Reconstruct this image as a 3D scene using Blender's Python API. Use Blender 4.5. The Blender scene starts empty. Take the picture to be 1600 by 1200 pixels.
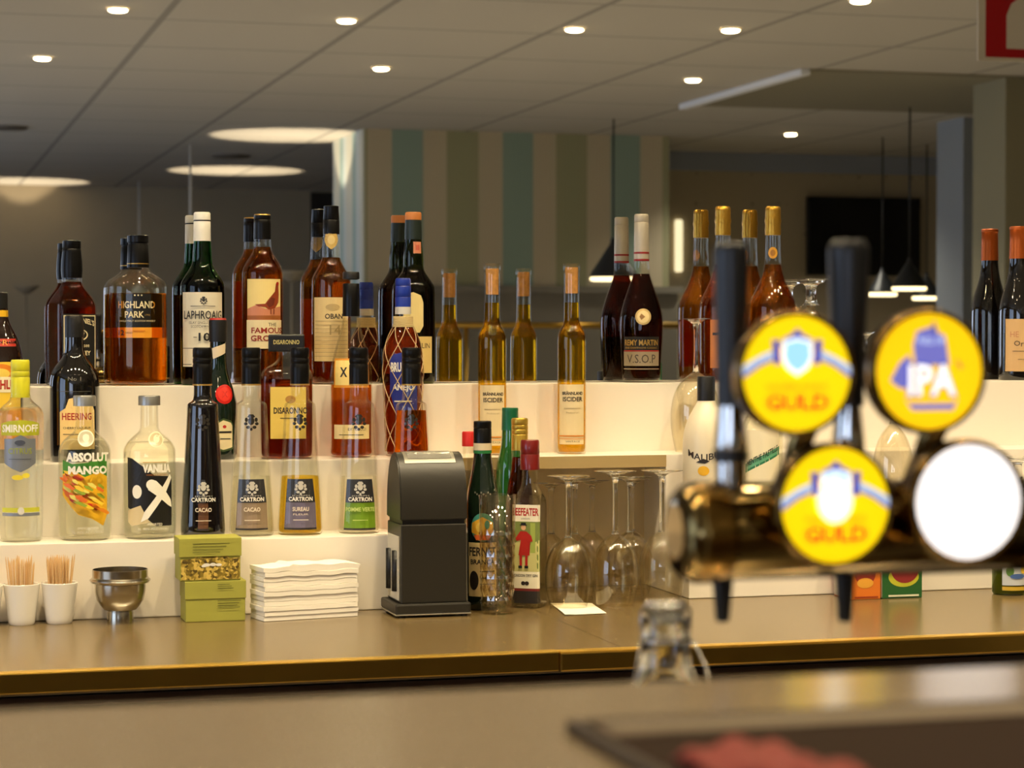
import bpy, bmesh, math, random
from mathutils import Vector, Matrix
random.seed(7)
SC = bpy.context.scene
COL = SC.collection
PI = math.pi

# ------------------------------------------------------------------ camera
CAM_Y, CAM_Z, FPX = -3.94, 1.355, 3467.0
YAW, PITCH = math.radians(15.63), math.radians(1.29)
cd = bpy.data.cameras.new('camera'); cam = bpy.data.objects.new('camera', cd); COL.objects.link(cam)
cam.location = (0, CAM_Y, CAM_Z)
cam.rotation_euler = (PI/2 - PITCH, 0, -YAW)
cd.sensor_width = 36.0; cd.lens = FPX/1600*36
cd.clip_start = 0.05; cd.clip_end = 200
cd.dof.use_dof = True; cd.dof.focus_distance = 3.82; cd.dof.aperture_fstop = 8.6
SC.camera = cam

# ------------------------------------------------------------------ world, exposure, sampling
w = bpy.data.worlds.new('world'); SC.world = w; w.use_nodes = True
w.node_tree.nodes['Background'].inputs[0].default_value = (1.0, .86, .68, 1)
w.node_tree.nodes['Background'].inputs[1].default_value = 0.05
SC.view_settings.view_transform = 'Standard'; SC.view_settings.look = 'None'
SC.view_settings.gamma = 1; SC.view_settings.use_curve_mapping = False
SC.view_settings.exposure = 0.0
cy = SC.cycles
cy.max_bounces = 18; cy.transmission_bounces = 16; cy.glossy_bounces = 8; cy.diffuse_bounces = 4
cy.transparent_max_bounces = 24; cy.sample_clamp_indirect = 24.0; cy.blur_glossy = 0.6
cy.caustics_reflective = True; cy.caustics_refractive = True
cy.use_denoising = True

WARM = (1.0, .80, .50)

def spot(name, loc, target, energy, size, blend=.6, color=WARM, radius=.04):
    l = bpy.data.lights.new(name, 'SPOT'); l.energy = energy; l.color = color
    l.spot_size = math.radians(size); l.spot_blend = blend; l.shadow_soft_size = radius
    o = bpy.data.objects.new(name, l); COL.objects.link(o); o.location = loc
    o.rotation_euler = (Vector(target)-Vector(loc)).to_track_quat('-Z', 'Y').to_euler()
    return o

CEIL = CAM_Z + 1.85
# a row of warm downlights over the back bar (each one gets its fitting further down)
BAR_SPOTS = [(-.9 + .62*i, -1.25) for i in range(7)]
for x, y in BAR_SPOTS:
    spot('bar_spot_light', (x, y, CEIL-.03), (x, -.62, .72), 92, 58, .85)

# ------------------------------------------------------------------ projection helpers
CS, SN = math.cos(YAW), math.sin(YAW)
MW = cam.rotation_euler.to_matrix()
def ray(px, py):
    return MW @ Vector(((px-800)/FPX, (600-py)/FPX, -1.0))
def at_y(px, py, y):
    d = ray(px, py); t = (y-CAM_Y)/d.y
    return Vector((d.x*t, y, CAM_Z+d.z*t))
def at_z(px, py, z):
    d = ray(px, py); t = (z-CAM_Z)/d.z
    return Vector((d.x*t, CAM_Y+d.y*t, z))
def seen_y(px, py, dn):                   # a point seen in the mirror, dn metres in front of the lens' mirror image
    p = at_y(px, py, CAM_Y+dn); return Vector((p.x, -p.y, p.z))
def seen_z(px, py, z=None):
    p = at_z(px, py, CEIL if z is None else z); return Vector((p.x, -p.y, p.z))
FWD = MW @ Vector((0, 0, -1))
def mpp(p):                                # metres per pixel at a point
    return (p-cam.location).dot(FWD)/FPX

# ------------------------------------------------------------------ materials
def lin(c):
    def f(v):
        v /= 255.0
        return v/12.92 if v <= .04045 else ((v+.055)/1.055)**2.4
    return (f(c[0]), f(c[1]), f(c[2]), 1)
MATS = {}
def mat(name, c=(200, 200, 200), rough=.5, metal=0, trans=0, ior=1.5, emit=None, es=1.0, coat=0, bump=0, bscale=60, mott=0, spec=.5):
    if name in MATS: return MATS[name]
    m = bpy.data.materials.new(name); m.use_nodes = True; N = m.node_tree.nodes; L = m.node_tree.links
    b = N['Principled BSDF']
    b.inputs['Base Color'].default_value = lin(c); b.inputs['Roughness'].default_value = rough
    b.inputs['Metallic'].default_value = metal; b.inputs['Transmission Weight'].default_value = trans
    b.inputs['IOR'].default_value = ior; b.inputs['Coat Weight'].default_value = coat
    b.inputs['Specular IOR Level'].default_value = spec
    if emit:
        b.inputs['Emission Color'].default_value = lin(emit); b.inputs['Emission Strength'].default_value = es
    if bump or mott:
        tc = N.new('ShaderNodeTexCoord'); nz = N.new('ShaderNodeTexNoise')
        nz.inputs['Scale'].default_value = bscale; nz.inputs['Detail'].default_value = 4
        L.new(tc.outputs['Object'], nz.inputs['Vector'])
        if bump:
            bp = N.new('ShaderNodeBump'); bp.inputs['Strength'].default_value = bump; bp.inputs['Distance'].default_value = .002
            L.new(nz.outputs['Fac'], bp.inputs['Height']); L.new(bp.outputs['Normal'], b.inputs['Normal'])
        if mott:
            mx = N.new('ShaderNodeMix'); mx.data_type = 'RGBA'
            a = lin(c); mx.inputs[6].default_value = tuple(min(1, v*(1-mott)) for v in a[:3])+(1,)
            mx.inputs[7].default_value = tuple(min(1, v*(1+mott)) for v in a[:3])+(1,)
            L.new(nz.outputs['Fac'], mx.inputs[0]); L.new(mx.outputs[2], b.inputs['Base Color'])
    MATS[name] = m; return m
def ink(c, rough=.45, metal=0):
    return mat('ink_%d_%d_%d_%d' % (c[0], c[1], c[2], int(metal*10)), c, rough, metal)
def thin_glass(name, tint=(250, 250, 245), extra=.06):
    if name in MATS: return MATS[name]
    m = bpy.data.materials.new(name); m.use_nodes = True; N = m.node_tree.nodes; L = m.node_tree.links
    N.remove(N['Principled BSDF']); out = N['Material Output']
    tr = N.new('ShaderNodeBsdfTransparent'); tr.inputs[0].default_value = lin(tint)
    gl = N.new('ShaderNodeBsdfGlossy'); gl.inputs['Roughness'].default_value = .0
    lw = N.new('ShaderNodeLayerWeight'); lw.inputs[0].default_value = .5
    pw = N.new('ShaderNodeMath'); pw.operation = 'POWER'; pw.inputs[1].default_value = 4.5; L.new(lw.outputs['Facing'], pw.inputs[0])
    ad = N.new('ShaderNodeMath'); ad.operation = 'MULTIPLY_ADD'; ad.inputs[1].default_value = .7; ad.inputs[2].default_value = extra
    ad.use_clamp = True
    mx = N.new('ShaderNodeMixShader')
    L.new(pw.outputs[0], ad.inputs[0]); L.new(ad.outputs[0], mx.inputs[0])
    L.new(tr.outputs[0], mx.inputs[1]); L.new(gl.outputs[0], mx.inputs[2]); L.new(mx.outputs[0], out.inputs[0])
    MATS[name] = m; return m

CLEAR = thin_glass('clear_glass', (254, 254, 250), .035)
CUT = mat('cut_glass', (250, 250, 245), .02, trans=1, ior=1.5, bump=.9, bscale=110)
STEM = mat('stem_glass', (252, 252, 248), .0, trans=1, ior=1.5)
GREENG = thin_glass('green_glass', (120, 190, 110), .04)
OLIVEG = thin_glass('olive_glass', (176, 180, 120), .04)
DARKG = mat('dark_glass', (14, 12, 10), .06, coat=1)
DKGRN = mat('dark_green_glass', (16, 30, 18), .05, coat=1)
def liquid(name, c, straight=.45):
    """clear liquid: part of the light goes straight through, part is refracted"""
    name = 'liquid_'+name
    if name in MATS: return MATS[name]
    m = bpy.data.materials.new(name); m.use_nodes = True; N = m.node_tree.nodes; L = m.node_tree.links
    N.remove(N['Principled BSDF']); out = N['Material Output']
    tr = N.new('ShaderNodeBsdfTransparent'); tr.inputs[0].default_value = lin(c)
    gl = N.new('ShaderNodeBsdfGlass'); gl.inputs['Color'].default_value = lin(c); gl.inputs['Roughness'].default_value = 0; gl.inputs['IOR'].default_value = 1.34
    mx = N.new('ShaderNodeMixShader'); mx.inputs[0].default_value = 1-straight
    L.new(tr.outputs[0], mx.inputs[1]); L.new(gl.outputs[0], mx.inputs[2]); L.new(mx.outputs[0], out.inputs[0])
    MATS[name] = m; return m
AMBER = liquid('amber', (248, 200, 100)); WHISKY = liquid('whisky', (238, 184, 98)); DEEP = liquid('deep', (204, 122, 52))
COLA = liquid('cola', (146, 72, 34)); GOLDL = liquid('gold', (246, 212, 84)); PALE = liquid('pale', (250, 232, 140))
WATER = liquid('water', (255, 255, 252), .68); LEMON = liquid('lemon', (248, 244, 190)); RUM = liquid('rum', (236, 176, 100))
ORANGE = liquid('orange', (246, 176, 44)); CIDER = liquid('cider', (250, 220, 96))
CREAM = mat('cream_laminate', (236, 228, 214), .28, bump=.03, bscale=8)
WHITE = ink((236, 232, 220)); PAPER = mat('paper', (232, 222, 196), .7); LBLCR = ink((232, 214, 170), .6)
BLACK = mat('black_plastic', (14, 13, 12), .35); BLKFOIL = mat('black_foil', (14, 13, 12), .32, spec=.25)
GOLDI = ink((196, 158, 84), .35, .6); STEEL = mat('brushed_steel', (205, 200, 192), .22, 1, bump=.05, bscale=20)
BRASS = mat('aged_brass', (188, 150, 70), .28, 1, mott=.25, bscale=9)
DBRASS = mat('dark_brass', (120, 92, 44), .22, 1)
CORKM = mat('cork', (196, 140, 76), .8, mott=.35, bscale=160)

# ------------------------------------------------------------------ object helpers
def obj(name, bm, m, parent=None, smooth=True, loc=None):
    me = bpy.data.meshes.new(name); bm.normal_update(); bm.to_mesh(me); bm.free()
    for mm in (m if isinstance(m, (list, tuple)) else [m]): me.materials.append(mm)
    if smooth:
        for p in me.polygons: p.use_smooth = True
    o = bpy.data.objects.new(name, me); COL.objects.link(o)
    if parent: o.parent = parent
    if loc is not None: o.location = loc
    return o
def sharp(o, ang=35):
    me = o.data
    bm = bmesh.new(); bm.from_mesh(me)
    for e in bm.edges:
        if len(e.link_faces) == 2 and e.calc_face_angle(0) > math.radians(ang): e.smooth = False
    bm.to_mesh(me); bm.free(); return o
def thing(name, label, cat, loc=(0, 0, 0), rz=0, group=None):
    o = bpy.data.objects.new(name, None); COL.objects.link(o); o.location = loc; o.rotation_euler = (0, 0, rz)
    o.empty_display_size = .02
    o['label'] = label; o['category'] = cat
    if group: o['group'] = group
    return o
def tag(o, label, cat, group=None, kind=None):
    o['label'] = label; o['category'] = cat
    if group: o['group'] = group
    if kind: o['kind'] = kind
    return o
def struct(o): o['kind'] = 'structure'; return o
def add_box(bm, x0, x1, y0, y1, z0, z1, mi=0, bev=0):
    r = bmesh.ops.create_cube(bm, size=1)
    bmesh.ops.transform(bm, matrix=Matrix.Translation(((x0+x1)/2, (y0+y1)/2, (z0+z1)/2)) @ Matrix.Diagonal((abs(x1-x0), abs(y1-y0), abs(z1-z0), 1)), verts=r['verts'])
    fs = {f for v in r['verts'] for f in v.link_faces}
    for f in fs: f.material_index = mi
    if bev:
        es = {e for f in fs for e in f.edges}
        bmesh.ops.bevel(bm, geom=list(es), offset=bev, segments=2, affect='EDGES', profile=.5)
def box(name, x0, x1, y0, y1, z0, z1, m, parent=None, bev=0):
    bm = bmesh.new(); add_box(bm, x0, x1, y0, y1, z0, z1, 0, bev)
    o = obj(name, bm, m, parent, smooth=False); return o
def add_tube(bm, pts, r, seg=8, mi=0, closed=False):
    pts = [Vector(p) for p in pts]; rings = []
    n = len(pts); up0 = Vector((0, 0, 1))
    for i, p in enumerate(pts):
        if closed: d = pts[(i+1) % n]-pts[i-1]
        else: d = (pts[min(i+1, n-1)]-pts[max(i-1, 0)])
        d.normalize()
        a = up0 if abs(d.z) < .9 else Vector((1, 0, 0))
        u = d.cross(a).normalized(); v = d.cross(u)
        rr = r[i] if isinstance(r, (list, tuple)) else r
        rings.append([bm.verts.new(p+(u*math.cos(2*PI*k/seg)+v*math.sin(2*PI*k/seg))*rr) for k in range(seg)])
    m = n if closed else n-1
    for i in range(m):
        A, B = rings[i], rings[(i+1) % n]
        for k in range(seg):
            f = bm.faces.new((A[k], A[(k+1) % seg], B[(k+1) % seg], B[k])); f.material_index = mi
    if not closed:
        f = bm.faces.new(rings[0][::-1]); f.material_index = mi
        f = bm.faces.new(rings[-1]); f.material_index = mi
def chaikin(p, it=2):
    for _ in range(it):
        q = [p[0]]
        for a, b in zip(p, p[1:]):
            q.append(tuple(x*.75+y*.25 for x, y in zip(a, b))); q.append(tuple(x*.25+y*.75 for x, y in zip(a, b)))
        q.append(p[-1]); p = q
    return p
def ring_xy(hx, hy, n, k, seg):
    a = 2*PI*k/seg; c, s = math.cos(a), math.sin(a)
    e = 2.0/n
    return hx*math.copysign(abs(c)**e, c), hy*math.copysign(abs(s)**e, s)
def add_rings(bm, prof, seg=48, mi=0):
    """prof: (z, hx, hy, n) outward-facing when it runs bottom to top"""
    prev = None
    for z, hx, hy, n in prof:
        if hx < 1e-7:
            cur = [bm.verts.new((0, 0, z))]
        else:
            cur = [bm.verts.new((*ring_xy(hx, hy, n, k, seg), z)) for k in range(seg)]
        if prev:
            for k in range(seg):
                k2 = (k+1) % seg
                a = [prev[k], prev[k2]] if len(prev) > 1 else [prev[0]]
                b = [cur[k2], cur[k]] if len(cur) > 1 else [cur[0]]
                if len(a)+len(b) > 2:
                    f = bm.faces.new(a+b); f.material_index = mi
        prev = cur
def lathe(name, pts, m, parent=None, seg=48, ch=0, close=True, loc=None):
    """pts: (z, r)"""
    p = chaikin(pts, ch) if ch else pts
    if close: p = [(p[0][0], 0)]+list(p)+[(p[-1][0], 0)]
    bm = bmesh.new(); add_rings(bm, [(z, r, r, 2) for z, r in p], seg)
    return sharp(obj(name, bm, m, parent, loc=loc), 40)

# text outlines, taken from the built-in font and scaled to a box
TXT = {}
def text_geo(s, bold=0.0, italic=0.0):
    key = (s, bold, italic)
    if key in TXT: return TXT[key]
    cu = bpy.data.curves.new('t', 'FONT'); cu.body = s; cu.resolution_u = 2; cu.offset = bold; cu.shear = italic
    o = bpy.data.objects.new('t', cu); COL.objects.link(o)
    dg = bpy.context.evaluated_depsgraph_get(); dg.update()
    me = bpy.data.meshes.new_from_object(o.evaluated_get(dg), depsgraph=dg)
    vs = [(v.co.x, v.co.y) for v in me.vertices]; fs = [tuple(p.vertices) for p in me.polygons]
    bpy.data.objects.remove(o); bpy.data.curves.remove(cu); bpy.data.meshes.remove(me)
    x0 = min(v[0] for v in vs); x1 = max(v[0] for v in vs); y0 = min(v[1] for v in vs); y1 = max(v[1] for v in vs)
    vs = [((x-x0)/(x1-x0)-.5, (y-y0)/max(y1-y0, 1e-6)-.5) for x, y in vs]
    TXT[key] = (vs, fs); return TXT[key]

def art(items, mapf, step=.0, lay=.0002, maxedge=6.0):
    """printed matter: items in pixels -> one bmesh + list of materials; mapf(u, v, off) -> Vector
       rect u0,u1,v0,v1 | text s,u,v,w,h | ell u,v,a,b | poly pts"""
    bm = bmesh.new(); ms = []
    for li, it in enumerate(items):
        kind, m = it[0], it[-1]
        if m not in ms: ms.append(m)
        mi = ms.index(m); off = lay*(li+1)
        t = bmesh.new()
        if kind == 'rect':
            u0, u1, v0, v1 = it[1:5]
            nu = max(1, int(abs(u1-u0)/3)); nv = max(1, int(abs(v1-v0)/8))
            g = [[t.verts.new((u0+(u1-u0)*i/nu, v0+(v1-v0)*j/nv, 0)) for i in range(nu+1)] for j in range(nv+1)]
            for j in range(nv):
                for i in range(nu): t.faces.new((g[j][i], g[j][i+1], g[j+1][i+1], g[j+1][i]))
        elif kind == 'text':
            s, u, v, ww, hh = it[1:6]; bold = it[6] if len(it) > 7 else .0; arc = it[7] if len(it) > 8 else 0
            vs, fs = text_geo(s, bold)
            V = [t.verts.new((u+x*ww, v-y*hh - arc*(1-4*x*x), 0)) for x, y in vs]
            for f in fs:
                try: t.faces.new([V[i] for i in f])
                except ValueError: pass
        elif kind == 'ell':
            u, v, a, b = it[1:5]
            V = [t.verts.new((u+a*math.cos(2*PI*k/28), v+b*math.sin(2*PI*k/28), 0)) for k in range(28)]
            c = t.verts.new((u, v, 0))
            for k in range(28): t.faces.new((c, V[k], V[(k+1) % 28]))
        elif kind == 'poly':
            pts = it[1]; t.faces.new([t.verts.new((x, y, 0)) for x, y in pts])
            bmesh.ops.triangulate(t, faces=t.faces[:])
        if kind in ('ell', 'poly', 'text'):
            for _ in range(3):
                es = [e for e in t.edges if e.calc_length() > maxedge]
                if not es: break
                bmesh.ops.subdivide_edges(t, edges=es, cuts=1); bmesh.ops.triangulate(t, faces=t.faces[:])
        t.verts.index_update()
        vm = [bm.verts.new(mapf(v.co.x, v.co.y, off)) for v in t.verts]
        for f in t.faces:
            try:
                nf = bm.faces.new([vm[v.index] for v in f.verts]); nf.material_index = mi
            except ValueError: pass
        t.free()
    return bm, ms

# ------------------------------------------------------------------ heights of the steps
Z1, Z2, Z3, Z4 = CAM_Z-.089, CAM_Z-.213, CAM_Z-.333, CAM_Z-.4565
A1, A2, A3 = -.11, -.23, -.35
ROW = {'T': (-.062, Z1), 'M': (-.160, Z2), 'B': (-.290, Z3)}

def face_cam(x, y): return math.atan2(-x, y-CAM_Y)

def bottle(name, label, cat, px, row, base, prof, glass, liq=None, level=None, wall=1.8, sq=None, rot=0, caps=(), prints=(),
           group=None, yoff=0, y=None, z=None, seg=48, ch=2):
    """prof: (py, half width) bottom to top, in pixels of the photograph at the bottle's own distance"""
    if row in ROW: yy, zz = ROW[row]; yy += yoff
    else: yy, zz = y, z
    P = at_y(px, base, yy); P.z = zz; k = mpp(P)
    v_ = P-cam.location; rt_ = MW @ Vector((1, 0, 0)); up_ = MW @ Vector((0, 1, 0)); bp_ = 600-v_.dot(up_)/v_.dot(FWD)*FPX
    tp_ = min([q[0] for q in prof]+[q[0] for c_ in caps for q in c_[1]]); kz = k*(bp_-tp_)/(base-tp_)
    root = thing(name, label, cat, P, face_cam(P.x, P.y)+math.radians(rot), group)
    p = chaikin([((base-a)*kz, b*k) for a, b in prof], ch)
    body = max(b for a, b in p); neck = min(b for a, b in p[len(p)//2:])
    n0, d0 = sq if sq else (2, 1)
    def full(z_, r):
        t = 0 if body-neck < 1e-6 else max(0, min(1, (r-neck)/(body-neck)))
        t = min(1, t*1.3) if z_ > p[0][0]+.02 else 1
        return (z_, r, r*(1+(d0-1)*t), 2+(n0-2)*t)
    def prof_at(zq):
        for a, b in zip(p, p[1:]):
            if a[0] <= zq <= b[0]:
                f = (zq-a[0])/max(b[0]-a[0], 1e-9); return full(zq, a[1]+(b[1]-a[1])*f)
        return full(zq, p[-1][1] if zq > p[-1][0] else p[0][1])
    wl = wall*k
    bm = bmesh.new()
    outer = [(p[0][0], 0, 0, 2)]+[full(*q) for q in p]
    if liq is None and level is None:
        add_rings(bm, outer+[(p[-1][0], 0, 0, 2)], seg)
    else:
        inner = []
        for q in p:
            z_, hx, hy, n = full(*q)
            zz_ = max(z_, p[0][0]+2.2*wl)
            inner.append((zz_, max(hx-wl, hx*.4), max(hy-wl, hy*.4), n))
        inner = inner[::-1]
        add_rings(bm, outer+inner+[(inner[-1][0], 0, 0, 2)], seg)
    sharp(obj('glass_body', bm, glass, root), 60)
    if liq is not None:
        lz = (base-level)*kz; bm = bmesh.new(); L = []
        zb = p[0][0]+2.0*wl
        nstep = 40
        for i in range(nstep+1):
            zq = zb+(lz-zb)*i/nstep
            z_, hx, hy, n = prof_at(zq)
            s = wl*.8
            if i == 0: s = wl*1.6
            L.append((zq, max(hx-s, hx*.45), max(hy-s, hy*.45), n))
        add_rings(bm, [(L[0][0], 0, 0, 2)]+L+[(L[-1][0], 0, 0, 2)], seg)
        sharp(obj('liquid', bm, liq, root), 60)
    for cname, cp, cm in caps:
        lathe(cname, [((base-a)*kz, b*k) for a, b in cp], cm, root, 32)
    def mapf(u, v, off):
        zq = (base-v)*kz; z_, hx, hy, n = prof_at(zq); uu = u*k
        if n < 3:
            th = uu/hx; return Vector(((hx+off)*math.sin(th), -(hy+off)*math.cos(th), zq))
        q = min(.999, abs(uu)/hx)
        return Vector((uu, -hy*(1-q**n)**(1/n)-off, zq))
    for pname, items in prints:
        bm, ms = art(items, mapf); obj(pname, bm, ms, root, smooth=False)
    return root, k, mapf

def capP(y0, y1, h, rib=0):               # screw cap profile between two heights, with a small rim
    return [(y1, h), ((y1*.75+y0*.25), h), ((y0+3), h), (y0+1, h*.97), (y0, h*.88)]

# ================================================================== LARGE STRUCTURE
def nodes_mat(name, rough=.6):
    m = bpy.data.materials.new(name); m.use_nodes = True
    b = m.node_tree.nodes['Principled BSDF']; b.inputs['Roughness'].default_value = rough
    return m, m.node_tree.nodes, m.node_tree.links, b
def mathn(N, L, op, a, b=None, c=None):
    n = N.new('ShaderNodeMath'); n.operation = op
    for i, v in enumerate((a, b, c)):
        if v is None: continue
        if isinstance(v, (int, float)): n.inputs[i].default_value = v
        else: L.new(v, n.inputs[i])
    return n.outputs[0]
# ceiling tiles: grid lines in metres
m, N, L, b = nodes_mat('ceiling_tiles', .9)
tc = N.new('ShaderNodeTexCoord'); sx = N.new('ShaderNodeSeparateXYZ'); L.new(tc.outputs['Object'], sx.inputs[0])
def gridline(out, phase, step, half):
    t = mathn(N, L, 'DIVIDE', mathn(N, L, 'SUBTRACT', out, phase), step)
    f = mathn(N, L, 'FRACT', mathn(N, L, 'ADD', t, 200.5))
    return mathn(N, L, 'LESS_THAN', mathn(N, L, 'ABSOLUTE', mathn(N, L, 'SUBTRACT', f, .5)), half/step)
g = mathn(N, L, 'MAXIMUM', gridline(sx.outputs[0], 1.54, 1.175, .022), gridline(sx.outputs[1], -9.23, 1.265, .016))
nz = N.new('ShaderNodeTexNoise'); nz.inputs['Scale'].default_value = 40; L.new(tc.outputs['Object'], nz.inputs['Vector'])
mx = N.new('ShaderNodeMix'); mx.data_type = 'RGBA'; mx.inputs[6].default_value = lin((190, 184, 172)); mx.inputs[7].default_value = lin((150, 146, 138))
L.new(g, mx.inputs[0]); L.new(mx.outputs[2], b.inputs['Base Color'])
bp = N.new('ShaderNodeBump'); bp.inputs['Strength'].default_value = .15; L.new(nz.outputs['Fac'], bp.inputs['Height']); L.new(bp.outputs[0], b.inputs['Normal'])
CEILM = m
XL, XR, YB, YF = -4.5, 15.5, -24.3, .05
struct(box('ceiling', XL, XR, YB, YF, CEIL, CEIL+.1, CEILM))
struct(box('floor', XL, XR, YB, YF, -.1, 0, mat('floor_boards', (150, 140, 124), .45, mott=.2, bscale=3)))
struct(box('wall_back', XL, XR, YF, YF+.1, 0, CEIL, mat('bar_wall', (120, 112, 100), .8, mott=.05)))
WALLB = mat('taupe_wall', (164, 150, 124), .9, mott=.06, bscale=5)
struct(box('wall_front', XL, XR, YB-.1, YB, 0, CEIL, WALLB))
struct(box('wall_left', XL-.1, XL, YB, YF, 0, CEIL, WALLB))
struct(box('wall_right', XR, XR+.1, YB, YF, 0, CEIL, WALLB))
# tall daylight window on the left wall (behind the viewer's left shoulder)
wn = box('window_1', XL, XL+.03, -4.6, -1.4, .7, 2.75, mat('window_daylight', (200, 215, 235), .3, emit=(190, 215, 255), es=2.6)); struct(wn)
bm = bmesh.new()
for yy in (-4.65, -3.05, -1.4): add_box(bm, XL, XL+.06, yy, yy+.06, .65, 2.8)
for zz in (.64, 2.75): add_box(bm, XL, XL+.06, -4.65, -1.34, zz, zz+.06)
obj('window_frame', bm, ink((150, 148, 142)), wn, smooth=False)

wn = box('added_fill_window', XL, XL+.03, -21, -9, .7, 2.75, mat('fill_window_glow', (200, 215, 235), .3, emit=(200, 215, 245), es=4.2)); struct(wn)  # unseen window added to fill the far left of the room with cool light
bm = bmesh.new()
for yy in range(-21, -8, 2): add_box(bm, XL, XL+.06, yy-.03, yy+.03, .65, 2.8)
for zz in (.64, 2.75): add_box(bm, XL, XL+.06, -21.05, -8.95, zz, zz+.06)
obj('window_frame', bm, ink((150, 148, 142)), wn, smooth=False)

# mirror behind the steps
mir = box('wall_mirror', -1.2, 4.2, -.004, .045, Z1+.001, 2.95, mat('mirror_silver', (232, 230, 224), .0, 1))
tag(mir, 'wide wall mirror standing behind the top step, reflecting the dining room', 'mirror')

# stepped shelf
XA, XB = -.9, 3.2
NX0, NX1 = at_y(700, 800, A2).x, at_y(1040, 800, A2).x
ZS = Z4+.0004
def step(label, y, boxes):
    t = thing('display_step', label, 'display step', (0, y, ZS))
    bm = bmesh.new()
    for b_ in boxes: add_box(bm, b_[0], b_[1], b_[2]-y, b_[3]-y, b_[4]-ZS, b_[5]-ZS, 0, .0015)
    o = obj('step_body', bm, CREAM, t, smooth=False); return t
step('top cream step of the bottle display, against the mirror', A1/2, [(XA, XB, A1, -.006, ZS, Z1)])
t = step('middle cream step of the bottle display, bridging the glass niche', (A1+A2)/2, [(XA, NX0, A2, A1-.0004, ZS, Z2), (NX1, XB, A2, A1-.0004, ZS, Z2), (NX0+.0001, NX1-.0001, A2, A1-.0004, Z2-.018, Z2)])
NICHE = mat('niche_shade_lining', (222, 202, 158), .3)  # tan colour imitates shade on the cream back of the niche
bm = bmesh.new(); y_ = (A1+A2)/2
add_box(bm, NX0, NX1, A1-.004-y_, A1-.001-y_, 0, Z2-.018-ZS); obj('niche_shade_lining', bm, NICHE, t, smooth=False)
bm = bmesh.new(); add_box(bm, NX0, NX1, A2-.003-y_, A2-.0005-y_, Z2-.022-ZS, Z2-.001-ZS); obj('slab_edge', bm, mat('slab_edge', (176, 152, 104), .4), t, smooth=False)
step('bottom cream step of the bottle display, left of the glass niche', (A2+A3)/2, [(XA, NX0, A3, A2-.0004, ZS, Z3)])
step('bottom cream step of the bottle display, right of the glass niche behind the beer tap', (A2+A3)/2, [(NX1, XB, A3, A2-.0004, ZS, Z3)])

# worktop of the back bar, in two slabs, with brass edging
m, N, L, b = nodes_mat('worktop_stone', .3)
tc = N.new('ShaderNodeTexCoord'); nz = N.new('ShaderNodeTexNoise'); nz.inputs['Scale'].default_value = 60; nz.inputs['Detail'].default_value = 8
L.new(tc.outputs['Object'], nz.inputs['Vector'])
cr = N.new('ShaderNodeValToRGB'); cr.color_ramp.elements[0].color = lin((104, 86, 52)); cr.color_ramp.elements[1].color = lin((114, 95, 60))
cr.color_ramp.elements[0].position = .3; cr.color_ramp.elements[1].position = .7
L.new(nz.outputs['Fac'], cr.inputs[0]); L.new(cr.outputs[0], b.inputs['Base Color'])
b.inputs['Roughness'].default_value = .24; b.inputs['IOR'].default_value = 2.1
STONE = m
ST = at_z(945, 1000, Z4); SXX = ST.x
YW = -.903
bb = thing('back_bar_cabinet', 'long back bar counter with grey stone top and brass edge', 'counter', (0, -.45, 0))
def bpart(name, bm, m, sm=False):
    o = obj(name, bm, m, bb, smooth=sm); o.location = (0, .45, 0); return o
bm = bmesh.new(); add_box(bm, XA, SXX-.0006, YW+.004, 0, Z4-.03, Z4, 0, .0006); bpart('worktop', bm, STONE)
bm = bmesh.new(); add_box(bm, SXX+.0006, XB, YW+.004, 0, Z4-.03, Z4, 0, .0006); bpart('worktop', bm, STONE)
PBRASS = mat('highlight_brass', (255, 214, 100), .38, 1)  # brighter brass colour carries the highlight along the counter edge
EX = at_y(874, 1020, YW).x
bm = bmesh.new(); add_box(bm, XA, EX-.0005, YW+.0005, YW+.022, Z4-.001, Z4+.0014, 0, .0004); bpart('brass_flange', bm, PBRASS); bm = bmesh.new(); add_box(bm, XA, EX-.0005, YW-.001, YW+.0065, Z4-.027, Z4+.001, 0, .0016); bpart('brass_edge', bm, BRASS)
bm = bmesh.new(); add_box(bm, EX+.0005, XB, YW-.002, YW+.020, Z4-.001, Z4+.0012, 0, .0004); bpart('brass_flange', bm, PBRASS); bm = bmesh.new(); add_box(bm, EX+.0005, XB, YW-.004, YW+.0065, Z4-.028, Z4+.0005, 0, .0030); bpart('brass_edge', bm, BRASS)
bm = bmesh.new(); add_box(bm, XA, XB, YW+.03, 0, 0, Z4-.03); bpart('cabinet_body', bm, ink((24, 18, 14)))
bm = bmesh.new(); add_box(bm, XA, XB, YW+.012, YW+.03, Z4-.047, Z4-.034, 0, .001); bpart('trim_strip', bm, mat('dark_strip', (44, 26, 16), .3))

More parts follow.
